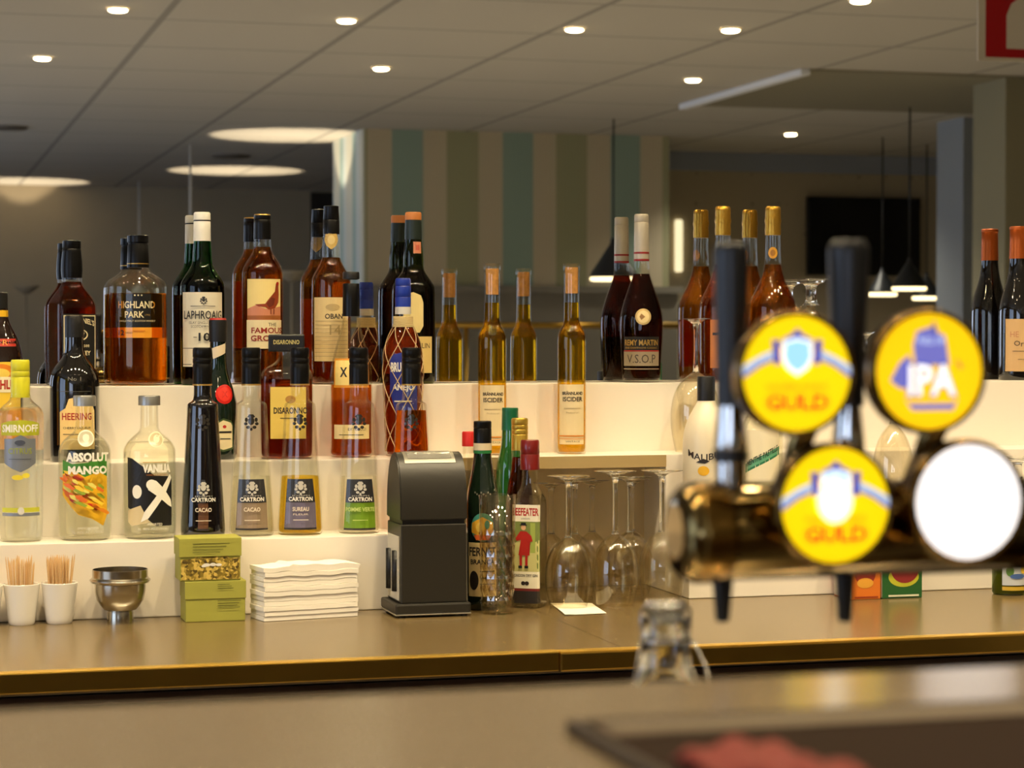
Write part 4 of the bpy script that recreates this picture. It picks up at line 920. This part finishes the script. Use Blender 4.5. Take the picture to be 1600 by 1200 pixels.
# bottles and glasses between the dispenser and the glass niche
def wbottle(*a, **kw):
    px, py, y = kw.pop('px'), kw['base'], kw.pop('y'); kw['y'] = y; kw['z'] = Z4
    return bottle(a[0], a[1], a[2], px, 'W', kw.pop('base'), kw.pop('prof'), kw.pop('glass'), **kw)
yb = lambda py: onz(800, py).y
wbottle('vodka_bottle', 'clear bottle with bright red cap peeping out between dispenser and black bottle', 'bottle', px=733, base=938, y=-.262,
        prof=[(938, 18), (934, 21), (760, 21), (735, 16), (715, 11), (700, 10), (678, 10)], glass=CLEAR, liq=WATER, level=760, caps=[('cap', [(697, 11), (676, 11), (674, 10)], ink((196, 34, 28)))])
wbottle('bitter_bottle', 'black bitters bottle with colourful globe label and black cap beside the dispenser', 'bottle', px=754, base=952, y=-.385,
        prof=[(952, 22), (948, 25.5), (800, 26), (775, 24.5), (750, 20), (725, 15.5), (705, 13.2), (664, 12.6)], glass=DKGRN,
        caps=[('cap', [(692, 14.2), (670, 14), (669, 13.4), (668, 14), (659, 14), (657.5, 12.6)], BLKFOIL), ('neck_band', [(703, 14.4), (692, 14.3)], ink((214, 196, 160))), ('neck_band', [(708, 14.2), (703.5, 14.3)], ink((40, 120, 60)))],
        prints=[('globe_label', [('ell', 0, 822, 19, 22, ink((70, 150, 140))), ('poly', [(-17, 815), (0, 806), (17, 815), (18, 830), (0, 838), (-18, 830)], ink((230, 176, 50))), ('poly', [(-14, 834), (14, 834), (10, 842), (-10, 842)], ink((230, 110, 50))), ('ell', -4, 822, 6, 8, ink((236, 200, 90))), ('ell', 7, 818, 4, 7, ink((70, 150, 140)))]),
                ('front_label', [('rect', -25, 25, 846, 930, ink((232, 208, 150), .6)), ('text', 'FERNET', 0, 860, 46, 14, .03, TEXTD), ('text', 'BRANCA', 0, 876, 40, 8, .03, TEXTD), ('ell', -14, 905, 8, 15, TEXTD), ('rect', -4, 20, 890, 891.5, TEXTD), ('rect', -4, 20, 900, 901.5, TEXTD), ('rect', -4, 20, 910, 911, TEXTD)]),
                ('emboss', [('ell', -12+i*3.4, 768+(i % 3)*2.5, 1.2, 1.5, ink((120, 116, 104))) for i in range(8)])])
wbottle('wine_bottle', 'green glass bottle with green foil behind the bottle with gold screw cap', 'bottle', px=797, base=937, y=-.262,
        prof=[(937, 20), (933, 22.5), (770, 23), (748, 22.5), (725, 21), (705, 16), (690, 13.4), (640, 12)], glass=mat('leaf_green_glass', (34, 92, 34), .05, coat=1), caps=[('foil', [(672, 13.4), (642, 12.6), (639.5, 13), (637, 12.4)], ink((20, 96, 62), .35))])
wbottle('liqueur_bottle', 'dark amber bottle with ridged gold screw cap behind the red-capped gin bottle', 'bottle', px=812, base=945, y=-.314,
        prof=[(945, 20), (941, 22.5), (800, 23), (775, 21.5), (755, 19), (735, 14), (715, 12.6), (660, 12)], glass=CLEAR, liq=DEEP, level=715,
        caps=[('cap', [(704, 13), (680, 13), (679, 12.4), (677.5, 13), (672, 13), (671, 12.4), (670, 13), (665, 13), (664, 12.4), (663, 13), (655, 13), (653, 11.8)], ink((206, 170, 70), .3, .7))])
wbottle('gin_bottle', 'clear rectangular gin bottle with dark red cap and red-lettered white label', 'bottle', px=828, base=946, y=-.377, rot=-17, sq=(8, 1), ch=2, wall=1.4,
        prof=[(946, 20), (942, 23.2), (790, 23.6), (780, 22.5), (770, 18), (760, 13.6), (752, 12.6), (734, 12.2), (700, 12)], glass=CLEAR, liq=WATER, level=772,
        caps=[('cap', [(733, 15.4), (710, 15), (709, 14.5), (707.5, 15), (689, 14.6), (687, 13.4)], mat('oxblood_cap', (112, 24, 20), .3, coat=.4))],
        prints=[('front_label', [('rect', -22.5, 22.5, 786, 812, ink((238, 232, 214))), ('text', 'BEEFEATER', 0, 797, 42, 12, .03, RED), ('text', 'LONDON', 0, 807.5, 14, 2.6, GY),
                         ('rect', -22.5, 22.5, 812, 892, ink((120, 134, 70))), ('poly', [(-22, 850), (-8, 838), (4, 850), (22, 840), (22, 892), (-22, 892)], ink((200, 196, 130))), ('rect', 8, 16, 814, 860, ink((160, 176, 84))),
                         ('ell', -3, 821, 4, 4.5, ink((216, 170, 130))), ('rect', -7, 1, 813.5, 817.5, BK), ('rect', -9, 3, 816.8, 818, BK),
                         ('poly', [(-8, 827), (2, 827), (10, 834), (12, 842), (8, 843), (4, 838), (7, 864), (-11, 864), (-7, 840), (-14, 842), (-16, 838)], RED),
                         ('rect', -9, -5, 864, 880, RED), ('rect', 0, 4, 864, 880, RED), ('rect', -11, -5, 880, 884, BK), ('rect', -1, 5, 880, 884, BK),
                         ('rect', -22.5, 22.5, 889, 915, ink((236, 230, 208))), ('text', 'LONDON DRY GIN', 0, 895, 40, 4.4, .02, TEXTD), ('ell', -3, 907, 3.4, 3.2, TEXTD), ('ell', 3, 907, 3.4, 3.2, TEXTD),
                         ('rect', -22.5, 22.5, 915, 919, ink((120, 34, 28))), ('rect', -22.5, 22.5, 919, 938, ink((40, 34, 30)))])])
# cut glass highball in front
P = onz(776, 957); P.y = -.447; P.x = at_y(777, 957, P.y).x; P.z = Z4; k = mpp(P)
t = thing('highball_glass', 'tall patterned clear highball glass in front of the bitters and gin bottles', 'glass', P)
p = [(0, 23*k), (.003, 25*k), (60*k, 26.5*k), (186*k, 29*k)]
bm = bmesh.new(); add_rings(bm, [(0, 0, 0, 2)]+[(z, r, r, 2) for z, r in p]+[(max(z, .012), r-.0016, r-.0016, 2) for z, r in p[::-1]]+[(.012, 0, 0, 2)], 48)
obj('glass_body', bm, thin_glass('thin_glass', (253, 251, 244), .08), t)
bm = bmesh.new()
for j in range(14):                    # cut diamonds round the lower half
    for i in range(7):
        th = 2*PI*(j+.5*(i % 2))/14; z = (22+i*17)*k; r = (25.4+2.2*i/7)*k
        c = Vector((r*math.sin(th), -r*math.cos(th), z)); u = Vector((math.cos(th), math.sin(th), 0)); o_ = Vector((math.sin(th), -math.cos(th), 0))
        a, b_, c_, d_ = [bm.verts.new(c+q) for q in (u*5.4*k, Vector((0, 0, 9*k)), -u*5.4*k, Vector((0, 0, -9*k)))]; e_ = bm.verts.new(c+o_*1.6*k)
        for f in ((a, b_, e_), (b_, c_, e_), (c_, d_, e_), (d_, a, e_)): bm.faces.new(f)
obj('cut_pattern', bm, thin_glass('cut_facets', (246, 232, 196), .3), t, smooth=False)

THIN = thin_glass('thin_glass', (253, 251, 244), .08)
def wineglass(px, y, disc_py, rim_py, label, z, bowl=37, rimw=29, disc=33, stem_frac=.46, group=None, sw=4):
    P = at_y(px, rim_py, y); P.z = z; k = mpp(P); H = (rim_py-disc_py)*k
    t = thing('wine_glass', label, 'wine glass', P, 0, group)
    B = H*(1-stem_frac); b_, r_ = bowl*k, rimw*k
    pr = chaikin([(0, r_), (B*.25, b_*.97), (B*.5, b_), (B*.72, b_*.88), (B*.88, b_*.6), (B*.97, b_*.25), (B, sw*k)], 2)
    inn = [(z_-.0012 if i > len(pr)*.6 else z_, max(r-.0011, 0)) for i, (z_, r) in enumerate(pr)]
    bm = bmesh.new(); add_rings(bm, [(z_, r, r, 2) for z_, r in inn[::-1]][1:]+[(z_, r, r, 2) for z_, r in pr], 40); obj('bowl', bm, THIN, t)
    st = chaikin([(B-.002, sw*1.6*k), (B+.004, sw*k), (B+(H-B)*.5, sw*.85*k), (H-.012, sw*k), (H-.006, sw*2.4*k), (H-.002, disc*.7*k), (H-.0008, disc*k), (H, disc*k)], 1)
    bm = bmesh.new(); add_rings(bm, [(st[0][0], 0, 0, 2)]+[(z_, r, r, 2) for z_, r in st]+[(H, 0, 0, 2)], 32); obj('stem', bm, STEM, t)
    return t
GG = 'upturned wine glasses in the niche'
for px, y, d, r, lab in ((861, -.185, 737, 908, 'upturned wine glass at the back of the niche, leftmost'), (925, -.185, 735, 908, 'upturned wine glass at the back of the niche, second from left'), (987, -.185, 735, 908, 'upturned wine glass at the back of the niche, rightmost'),
                      (898, -.275, 733, 920, 'upturned wine glass in the middle depth of the niche, left one'), (984, -.275, 733, 920, 'upturned wine glass in the middle depth of the niche, right one'),
                      (888, -.406, 734, 940, 'upturned wine glass at the niche front, nearest the gin bottle'), (961, -.405, 733, 944, 'large upturned wine glass standing foremost in the niche'), (1034, -.375, 731, 937, 'upturned wine glass at the niche front, nearest the beer tap')):
    wineglass(px, y, d, r, lab, Z4, group=GG, **(dict(bowl=29, rimw=25, disc=28) if y == -.185 else {}))
wineglass(1087, -.162, 512, 720, 'tall upturned wine glass on the middle step in front of the gold-topped bottle', Z2, bowl=40, rimw=32, disc=24, stem_frac=.4)
wineglass(1267, -.06, 437, 597, 'upturned short-stemmed glass on the top step between the black tap handles', Z1, bowl=23, rimw=20, disc=30, stem_frac=.25, sw=9)
wineglass(1352, -.06, 521, 597, 'small upturned glass on the top step behind the right beer badge', Z1, bowl=20, rimw=18, disc=15, stem_frac=.4, sw=3)
wineglass(1395, -.29, 590, 826, 'upturned wine glass on the bottom step between the two right beer badges', Z3, bowl=33, rimw=28, disc=26, stem_frac=.36)
wineglass(1590, -.29, 724, 818, 'short upturned glass on the bottom step at the right frame edge', Z3, bowl=24, rimw=20, disc=22, stem_frac=.4, sw=7)

# loose paper note
c = [onz(860, 943), onz(925, 944), onz(948, 959), onz(883, 962)]
bm = bmesh.new(); nn = 8; G = []
for i in range(nn+1):
    row = []
    for j in range(nn+1):
        u, v = i/nn, j/nn; q = (c[0]*(1-u)+c[1]*u)*(1-v)+(c[3]*(1-u)+c[2]*u)*v
        row.append((q.x, q.y, Z4+.0008+.0025*max(0, math.sin(u*2.2+v*2)-.55)))
    G.append(row)
o0 = Vector(G[0][0])
for dz in (0, .0003):
    V = [[bm.verts.new(Vector(p_)-o0+Vector((0, 0, dz))) for p_ in r_] for r_ in G]
    for i in range(nn):
        for j in range(nn):
            f = (V[i][j], V[i][j+1], V[i+1][j+1], V[i+1][j]); bm.faces.new(f if dz == 0 else f[::-1])
o = obj('paper_note', bm, mat('note_paper', (240, 234, 216), .8), None); o.location = o0
tag(o, 'small blank white paper lying on the worktop in front of the wine glasses', 'paper')

# cartons and jar at the right
def carton(px0, px1, py, y, h, d, label, m, deco):
    a = at_y(px0, py, y); b_ = at_y(px1, py, y); k = mpp(a); w_ = b_.x-a.x
    t = thing('drink_carton', label, 'carton', ((a.x+b_.x)/2, y+d/2, Z4))
    bm = bmesh.new(); add_box(bm, -w_/2, w_/2, -d/2, d/2, 0, h*k, 0, .0015); obj('carton_body', bm, m, t, smooth=False)
    bm = bmesh.new(); add_box(bm, -w_/2-.0004, -w_/2+.0004, -d/2+.002, d/2-.002, .002, h*k-.002); obj('side_panel', bm, ink((226, 214, 190)), t, smooth=False)
    bm, ms = art([(it[0], *it[1:]) for it in deco], lambda u, v, off: Vector((u*k, -d/2-off, v*k))); obj('front_print', bm, ms, t, smooth=False)
carton(1331, 1376, 934, -.44, 100, .075, 'small orange fruit carton on the worktop under the beer tap', ink((222, 120, 34)),
       [('ell', -2, 42, 18, 20, ink((150, 50, 40))), ('ell', -2, 26, 14, 8, ink((236, 170, 60))), ('rect', -20, 20, 3, 5, ink((160, 60, 30)))])
carton(1379, 1441, 932, -.44, 100, .075, 'small green fruit carton on the worktop beside the orange one', ink((40, 96, 44)),
       [('ell', 2, 34, 26, 16, ink((190, 190, 50))), ('ell', 4, 46, 24, 22, ink((140, 44, 44))), ('rect', -24, 28, 3, 6, ink((220, 220, 190)))])
P = onz(1564, 925); k = mpp(P)
t = thing('glass_jar', 'green glass jar with blue and yellow label on the worktop, lower right', 'jar', (P.x, -.43, Z4), 0)
lathe('jar_body', [(0, 24*k), (4*k, 26.5*k), (70*k, 26.5*k), (80*k, 22*k), (84*k, 20*k)], thin_glass('jar_glass', (170, 186, 90), .06), t, 40)
lathe('contents', [(2*k, 23*k), (6*k, 25*k), (62*k, 25*k)], ink((150, 140, 60), .3), t, 40)
lathe('lid', [(82*k, 23*k), (98*k, 23*k), (100*k, 21*k)], ink((190, 160, 60), .3, .6), t, 40)
bm, ms = art([('rect', -24, 24, 16, 60, ink((200, 204, 206))), ('rect', -24, 24, 8, 14, ink((206, 170, 50))), ('ell', -12, 38, 6, 8, ink((90, 130, 60))), ('ell', 10, 40, 5, 6, ink((236, 196, 60))), ('ell', 0, 30, 12, 4, ink((70, 100, 160)))],
             lambda u, v, off: Vector(((26.6*k+off)*math.sin(u/26.6), -(26.6*k+off)*math.cos(u/26.6), v*k))); obj('jar_label', bm, ms, t, smooth=False)

# ================================================================== THE BEER TAP ON THE NEAR BAR
YT = -2.650
T0 = at_y(1054, 832, YT); kt = mpp(at_y(1250, 832, YT)); zT = at_y(1200, 829, YT).z; R = 75*kt
x0, x1 = T0.x, at_y(1700, 832, YT).x
t = thing('beer_tap', 'aged brass horizontal beer font with two black handles and four round badges, blurred foreground', 'beer tap', (x0, YT, Z4))
def TL(p): return p-t.location
bm = bmesh.new()
def xring(bm, prof, seg=48):
    prev = None
    for x, r in prof:
        cur = [bm.verts.new((x, r*math.cos(2*PI*i/seg), r*math.sin(2*PI*i/seg))) for i in range(seg)] if r > 1e-6 else [bm.verts.new((x, 0, 0))]
        if prev:
            for i in range(seg):
                j = (i+1) % seg
                a = [prev[i], prev[j]] if len(prev) > 1 else [prev[0]]; b_ = [cur[j], cur[i]] if len(cur) > 1 else [cur[0]]
                if len(a)+len(b_) > 2: bm.faces.new(a+b_)
        prev = cur
    bmesh.ops.recalc_face_normals(bm, faces=bm.faces[:])
xring(bm, [(.001, 0), (0, R*.5), (.001, R*.8), (.006, R*.98), (.012, R), (x1-x0, R), (x1-x0, 0)]); o = obj('font_pipe', bm, mat('polished_tap_brass', (128, 108, 66), .10, 1), t); o.location = (0, 0, zT-Z4)
bm = bmesh.new(); xring(bm, [(.010, R), (.010, R*1.03), (.013, R*1.055), (.028, R*1.055), (.031, R*1.03), (.031, R)]); o = obj('end_collar', bm, DBRASS, t); o.location = (0, 0, zT-Z4)
cxp = at_y(1668, 832, YT).x-x0
lathe('support_column', [(0, R*1.3), (.02, R*1.3), (.024, R*.8), (zT-Z4-R*.5, R*.8)], DBRASS, t, 40, loc=(cxp, 0, 0))
HBL = mat('handle_black', (26, 27, 30), .33)
for px, wt, wb, top in ((1142, 27, 23, 379), (1325, 33, 25, 374)):
    c = at_y(px, 600, YT); X = c.x-x0
    zz = lambda py: at_y(px, py, YT).z-Z4
    lathe('tap_handle', [(zz(634), wb*kt), (zz(600), wb*kt), (zz(395), wt*kt), (zz(385), wt*.97*kt), (zz(top), wt*.75*kt)], HBL, t, 32, 1, loc=(X, 0, 0))
    lathe('handle_collar', [(zz(704), 26*kt), (zz(696), 27*kt), (zz(636), 20*kt), (zz(630), 20*kt)], mat('chrome', (215, 214, 210), .06, 1), t, 32, 0, loc=(X, 0, 0))
    lathe('handle_ring', [(zz(722), 28*kt), (zz(702), 28*kt)], BK, t, 32, 0, loc=(X, 0, 0))
    lathe('valve_neck', [(zt_ := zT-Z4+R*.85, 24*kt), (zz(720), 24*kt)], mat('chrome', (215, 214, 210), .06, 1), t, 32, 0, loc=(X, 0, 0))
    lathe('spout', [(zz(971), 9*kt), (zz(968), 11*kt), (zT-Z4-R*.9, 17*kt)], HBL, t, 24, 0, loc=(at_y(px-13 if px < 1200 else px-5, 930, YT).x-x0, 0, 0))
YBG = YT-R-.012
def glow(name, c, es): return mat('lit_'+name, c, .5, emit=c, es=es)
YEL, YOR = (255, 216, 0), (255, 204, 4)
def badge(px, py, r, items, face, back_up, top=False):
    c = at_y(px, py, YBG); kb = mpp(c); r_ = r*kb
    o = thing('x', '', '', (0, 0, 0)); bpy.data.objects.remove(o)
    # rim: a brass drum whose axis points at the guests
    bm = bmesh.new(); prev = None
    prof = [(.010, 0), (.010, r_*.96), (.006, r_*1.05), (-.006, r_*1.07), (-.010, r_*1.04), (-.010, r_*1.0), (-.0075, r_*.985), (-.0075, 0)]
    seg = 56
    for y, q in prof:
        cur = [bm.verts.new((q*math.cos(2*PI*i/seg), y, q*math.sin(2*PI*i/seg))) for i in range(seg)] if q > 0 else [bm.verts.new((0, y, 0))]
        if prev:
            for i in range(seg):
                j = (i+1) % seg
                a = [prev[i], prev[j]] if len(prev) > 1 else [prev[0]]; b_ = [cur[j], cur[i]] if len(cur) > 1 else [cur[0]]
                if len(a)+len(b_) > 2: bm.faces.new(a+b_)
        prev = cur
    bmesh.ops.recalc_face_normals(bm, faces=bm.faces[:])
    B = obj('badge', bm, DBRASS, t); B.location = TL(c)
    bm, ms = art([('ell', 0, 0, r*.975, r*.975, face)]+items, lambda u, v, off: Vector((u*kb, -.0078-off, -v*kb)), lay=.00012); F = obj('badge_face', bm, ms, B, smooth=False)
    return c, kb, B
BLU = glow('blue', (20, 40, 180), .8); LBL = glow('light_blue', (150, 206, 246), 1.1); REDG = glow('red', (214, 50, 20), .9); WHG = glow('white', (250, 246, 240), 1.3)
PUR = glow('violet', (110, 110, 190), .9); DKB = glow('navy', (60, 50, 90), .5); PLB = glow('pale_blue', (190, 206, 232), .9)
gold = [('poly', [(-92, -10), (-60, -28), (-40, -36), (-40, -22), (-62, -14), (-91, 4)], PLB), ('poly', [(92, -10), (60, -28), (40, -36), (40, -22), (62, -14), (91, 4)], PLB),
        ('poly', [(-90, 2), (-62, -16), (-40, -24), (-40, -20), (-62, -11), (-88, 7)], BLU), ('poly', [(90, 2), (62, -16), (40, -24), (40, -20), (62, -11), (88, 7)], BLU),
        ('poly', [(-42, -52), (-30, -52), (-26, -14), (-38, -14)], BLU), ('poly', [(42, -52), (30, -52), (26, -14), (38, -14)], BLU),
        ('poly', [(-27, -40), (-24, -54), (-10, -60), (0, -70), (10, -60), (24, -54), (27, -40)], BLU),
        ('poly', [(-24, -50), (0, -56), (24, -50), (26, -24), (18, -8), (0, 4), (-18, -8), (-26, -24)], WHG), ('poly', [(-20, -47), (0, -52), (20, -47), (22, -25), (14, -11), (0, -2), (-14, -11), (-22, -25)], LBL),
        ('text', 'NORRLANDS', 0, 21, 102, 7, .01, REDG), ('text', 'GULD', 0, 45, 106, 26, .03, REDG)]
GY1 = glow('yellow', YEL, .95)
b1 = badge(1237, 583, 92, gold, GY1, True)
ship = [('poly', [(-66, 14), (-50, -14), (-34, -26), (-26, 2), (-30, 26), (-50, 26)], PUR), ('poly', [(-28, -40), (-22, -62), (4, -70), (8, -78), (14, -60), (26, -56), (30, -34), (34, -10), (-24, -10)], PUR),
        ('poly', [(42, -22), (58, -6), (52, -4)], DKB), ('poly', [(6, -84), (9, -60), (4, -66)], DKB),
        ('text', 'FULL OF', 3, -48, 44, 11, .03, PLB), ('text', 'IPA', 4, 13, 86, 54, .05, BLU), ('text', 'IPA', 4, 13, 80, 48, .02, WHG),
        ('poly', [(-44, 40), (-34, 50), (40, 50), (48, 42), (40, 60), (-30, 60)], PUR)]
b2 = badge(1443, 580, 92, ship, glow('amber_yellow', YOR, .95), True)
b3 = badge(1297, 788, 92, gold+[('ell', -2, -8, 30, 36, glow('painted_hot_spot_soft', (255, 250, 215), 1.2)), ('ell', -2, -8, 19, 24, glow('painted_hot_spot', (255, 255, 250), 2.5))], GY1, False)  # bright ellipses paint the bulb's hot spot onto the badge face
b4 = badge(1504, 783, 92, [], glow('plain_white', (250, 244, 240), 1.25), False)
for (c, kb, B), (c2, _, _) in ((b1, b3), (b2, b4)):
    # brass neck from the upper badge down to the pipe
    pa = TL(c)+Vector((.010, .002, -.9*92*kb)); pb = Vector((pa.x+.006, 0, zT-Z4+R*.8))
    bm = bmesh.new(); add_tube(bm, [pa, (pa+pb)/2+Vector((0, .004, 0)), pb], [.008, .0075, .011], 16); obj('badge_stem', bm, mat('polished_tap_brass', (128, 108, 66), .10, 1), t)
for (c, kb, B) in (b3, b4):
    lc = TL(c); bm = bmesh.new(); add_tube(bm, [lc+Vector((0, .009, 0)), Vector((lc.x, -R*.9, lc.z))], [.014, .014], 16); obj('badge_stem', bm, DBRASS, t)

# swing-top bottle behind the near bar
YC = -2.40
P = at_y(1040, 1000, YC); k = mpp(P); P.z = Z4
Hc = at_y(1040, 943, YC).z-Z4
t2 = thing('swing_top_bottle', 'clear swing-top glass bottle behind the near bar edge, its neck showing', 'bottle', (P.x, YC, Z4))
zz = lambda py: at_y(1040, py, YC).z-Z4
pr = [(0, 80*k), (.006, 84*k), (.13, 84*k), (zz(1075), 62*k), (zz(1050), 43*k), (zz(1015), 38*k), (zz(1004), 40*k), (zz(998), 41*k), (zz(992), 38*k), (zz(975), 37*k), (zz(962), 39*k)]
p = chaikin(pr, 1)
bm = bmesh.new(); add_rings(bm, [(0, 0, 0, 2)]+[(z, r, r, 2) for z, r in p]+[(max(z, .006), r-.004, r-.004, 2) for z, r in p[::-1]]+[(.006, 0, 0, 2)], 48); obj('glass_body', bm, mat('thick_clear_glass', (244, 248, 250), .0, trans=1, ior=1.5), t2)
lathe('stopper', [(zz(972), 22*k), (zz(962), 26*k), (zz(950), 36*k), (zz(944), 34*k), (zz(941), 24*k)], thin_glass('stopper_plastic', (214, 220, 226), .25), t2, 40, 1)
bm = bmesh.new(); add_tube(bm, [(39*k*math.cos(2*PI*i/40), 39*k*math.sin(2*PI*i/40), zz(1000)) for i in range(40)], .0011, 8, closed=True)
add_tube(bm, [(-40*k, 0, zz(1000)), (-46*k, -.004, zz(1012)), (-60*k, -.014, zz(1050)), (-66*k, -.016, zz(1075)), (-30*k, -.046, zz(1085)), (40*k, -.046, zz(1082)), (52*k, -.02, zz(1040)), (44*k, -.004, zz(1005)), (40*k, 0, zz(1000))], .0012, 8)
add_tube(bm, [(-40*k, 0, zz(1000)), (-41*k, 0, zz(955)), (-30*k, 0, zz(940)), (30*k, 0, zz(940)), (41*k, 0, zz(955)), (40*k, 0, zz(1000))], .0011, 8); obj('wire_bail', bm, STEEL, t2)

# black tray on the near bar with a red cloth in it
a = at_z(882, 1144, ZB); yb0 = a.y; xr = at_z(1750, 1130, ZB).x; yb1 = yb0-.24; hh = .005
tr = thing('bar_tray', 'shallow dark tray lying on the near bar, blurred at the bottom right', 'tray', ((a.x+xr)/2, (yb0+yb1)/2, ZB))
wx, wy = (xr-a.x)/2, (yb0-yb1)/2
TRM = mat('tray_rubber', (44, 32, 24), .95, spec=.08)
bm = bmesh.new(); add_box(bm, -wx, wx, -wy, wy, .0002, .003, 0, .001); obj('tray_floor', bm, TRM, tr, smooth=False)
bm = bmesh.new()
for b_ in ((-wx, wx, wy-.006, wy), (-wx, wx, -wy, -wy+.006), (-wx, -wx+.006, -wy, wy), (wx-.006, wx, -wy, wy)): add_box(bm, *b_, .0002, hh, 0, .0015)
obj('tray_rim', bm, mat('tray_rim', (52, 42, 34), .6, spec=.2), tr, smooth=False)
ly = at_z(1200, 1142, ZB).y-at_z(1200, 1160, ZB).y
bm = bmesh.new(); add_box(bm, -wx+.012, wx-.006, wy-.006-ly, wy-.006, .0005, .0042, 0, .0008); obj('rim_light_strip', bm, mat('rim_light_strip', (96, 80, 58), .6), tr, smooth=False)  # brown strip paints the light caught on the far rim's inner face
c0 = at_z(1120, 1180, ZB+.004); c1 = at_z(1330, 1245, ZB+.004)
bm = bmesh.new(); nx, ny = 34, 16; d = (c1-c0); L_ = d.length; u = d.normalized(); v = Vector((-u.y, u.x, 0))
G = {}
for i in range(nx+1):
    for j in range(ny+1):
        s_ = i/nx; q = j/ny*2-1; w_ = .020*(1+.15*math.sin(s_*7))
        h = .009*math.sqrt(max(0, 1-q*q))*(.75+.25*math.sin(s_*9+1.2))*min(1, 5*s_+.25) + .0016*math.sin(q*7+s_*12)
        G[i, j] = bm.verts.new(u*L_*s_+v*q*w_+Vector((0, 0, max(.0006, h+.001))))
for i in range(nx):
    for j in range(ny): bm.faces.new((G[i, j], G[i+1, j], G[i+1, j+1], G[i, j+1]))
V0 = [G[i, 0] for i in range(nx+1)]+[G[nx, j] for j in range(1, ny+1)]+[G[i, ny] for i in range(nx-1, -1, -1)]+[G[0, j] for j in range(ny-1, 0, -1)]
bm.faces.new(V0[::-1])
o = obj('bar_cloth', bm, mat('red_cloth', (120, 36, 24), .8, bump=.3, bscale=300), None); o.location = (c0.x, c0.y, ZB+.0032)
tag(o, 'crumpled red bar cloth lying in the dark tray on the near bar', 'cloth')

# fire extinguisher sign hung from the ceiling, which the mirror shows at the top right
DNs = 8.6
a = seen_y(1526, 95, DNs); c = seen_y(1676, -115, DNs); ks = DNs/(CS-SN*(760)/FPX)/FPX
ws, hs = c.x-a.x, c.z-a.z
sg = thing('fire_extinguisher_sign', 'red and white fire extinguisher sign hanging at the top right, seen in the mirror', 'sign', (a.x+ws/2, a.y, a.z))
bm = bmesh.new(); add_box(bm, -ws/2, ws/2, -.004, .004, 0, hs); obj('sign_panel', bm, ink((232, 224, 206)), sg, smooth=False)
WS = ink((236, 228, 212))
for sd in (1, -1):
    f = lambda u, v, off: Vector((u*ks*(-1 if sd > 0 else 1), sd*(.0043+off), v*ks))
    bm, ms = art([('rect', -70, 70, 6, 204, ink((190, 18, 26))), ('poly', [(-34, 20), (34, 20), (34, 72), (26, 90), (14, 98), (-14, 98), (-26, 90), (-34, 72)], WS), ('rect', -8, 8, 98, 116, WS), ('rect', -30, 30, 112, 120, WS),
  ('rect', -64, -36, 10, 12, WS)], f, lay=.0004); obj('sign_print', bm, ms, sg, smooth=False)
for q in (-1, 1):
    bm = bmesh.new(); add_tube(bm, [(q*ws*.4, 0, hs-.005), (q*ws*.4, 0, CEIL-a.z)], .004, 6); obj('hanging_rod', bm, STEEL, sg)

# unseen lamps added above the near bar to brighten its top
for x, y in ((.2, -2.75), (1.3, -2.9), (-.9, -2.9)):
    dl(x, y, 0, 'small round downlight added in the ceiling above the near bar to light it', 'added downlights above the near bar', 60)
    spot('bar_spot_light', (x, y, CEIL-.03), (x, y-.15, 0), 70, 100, .7)
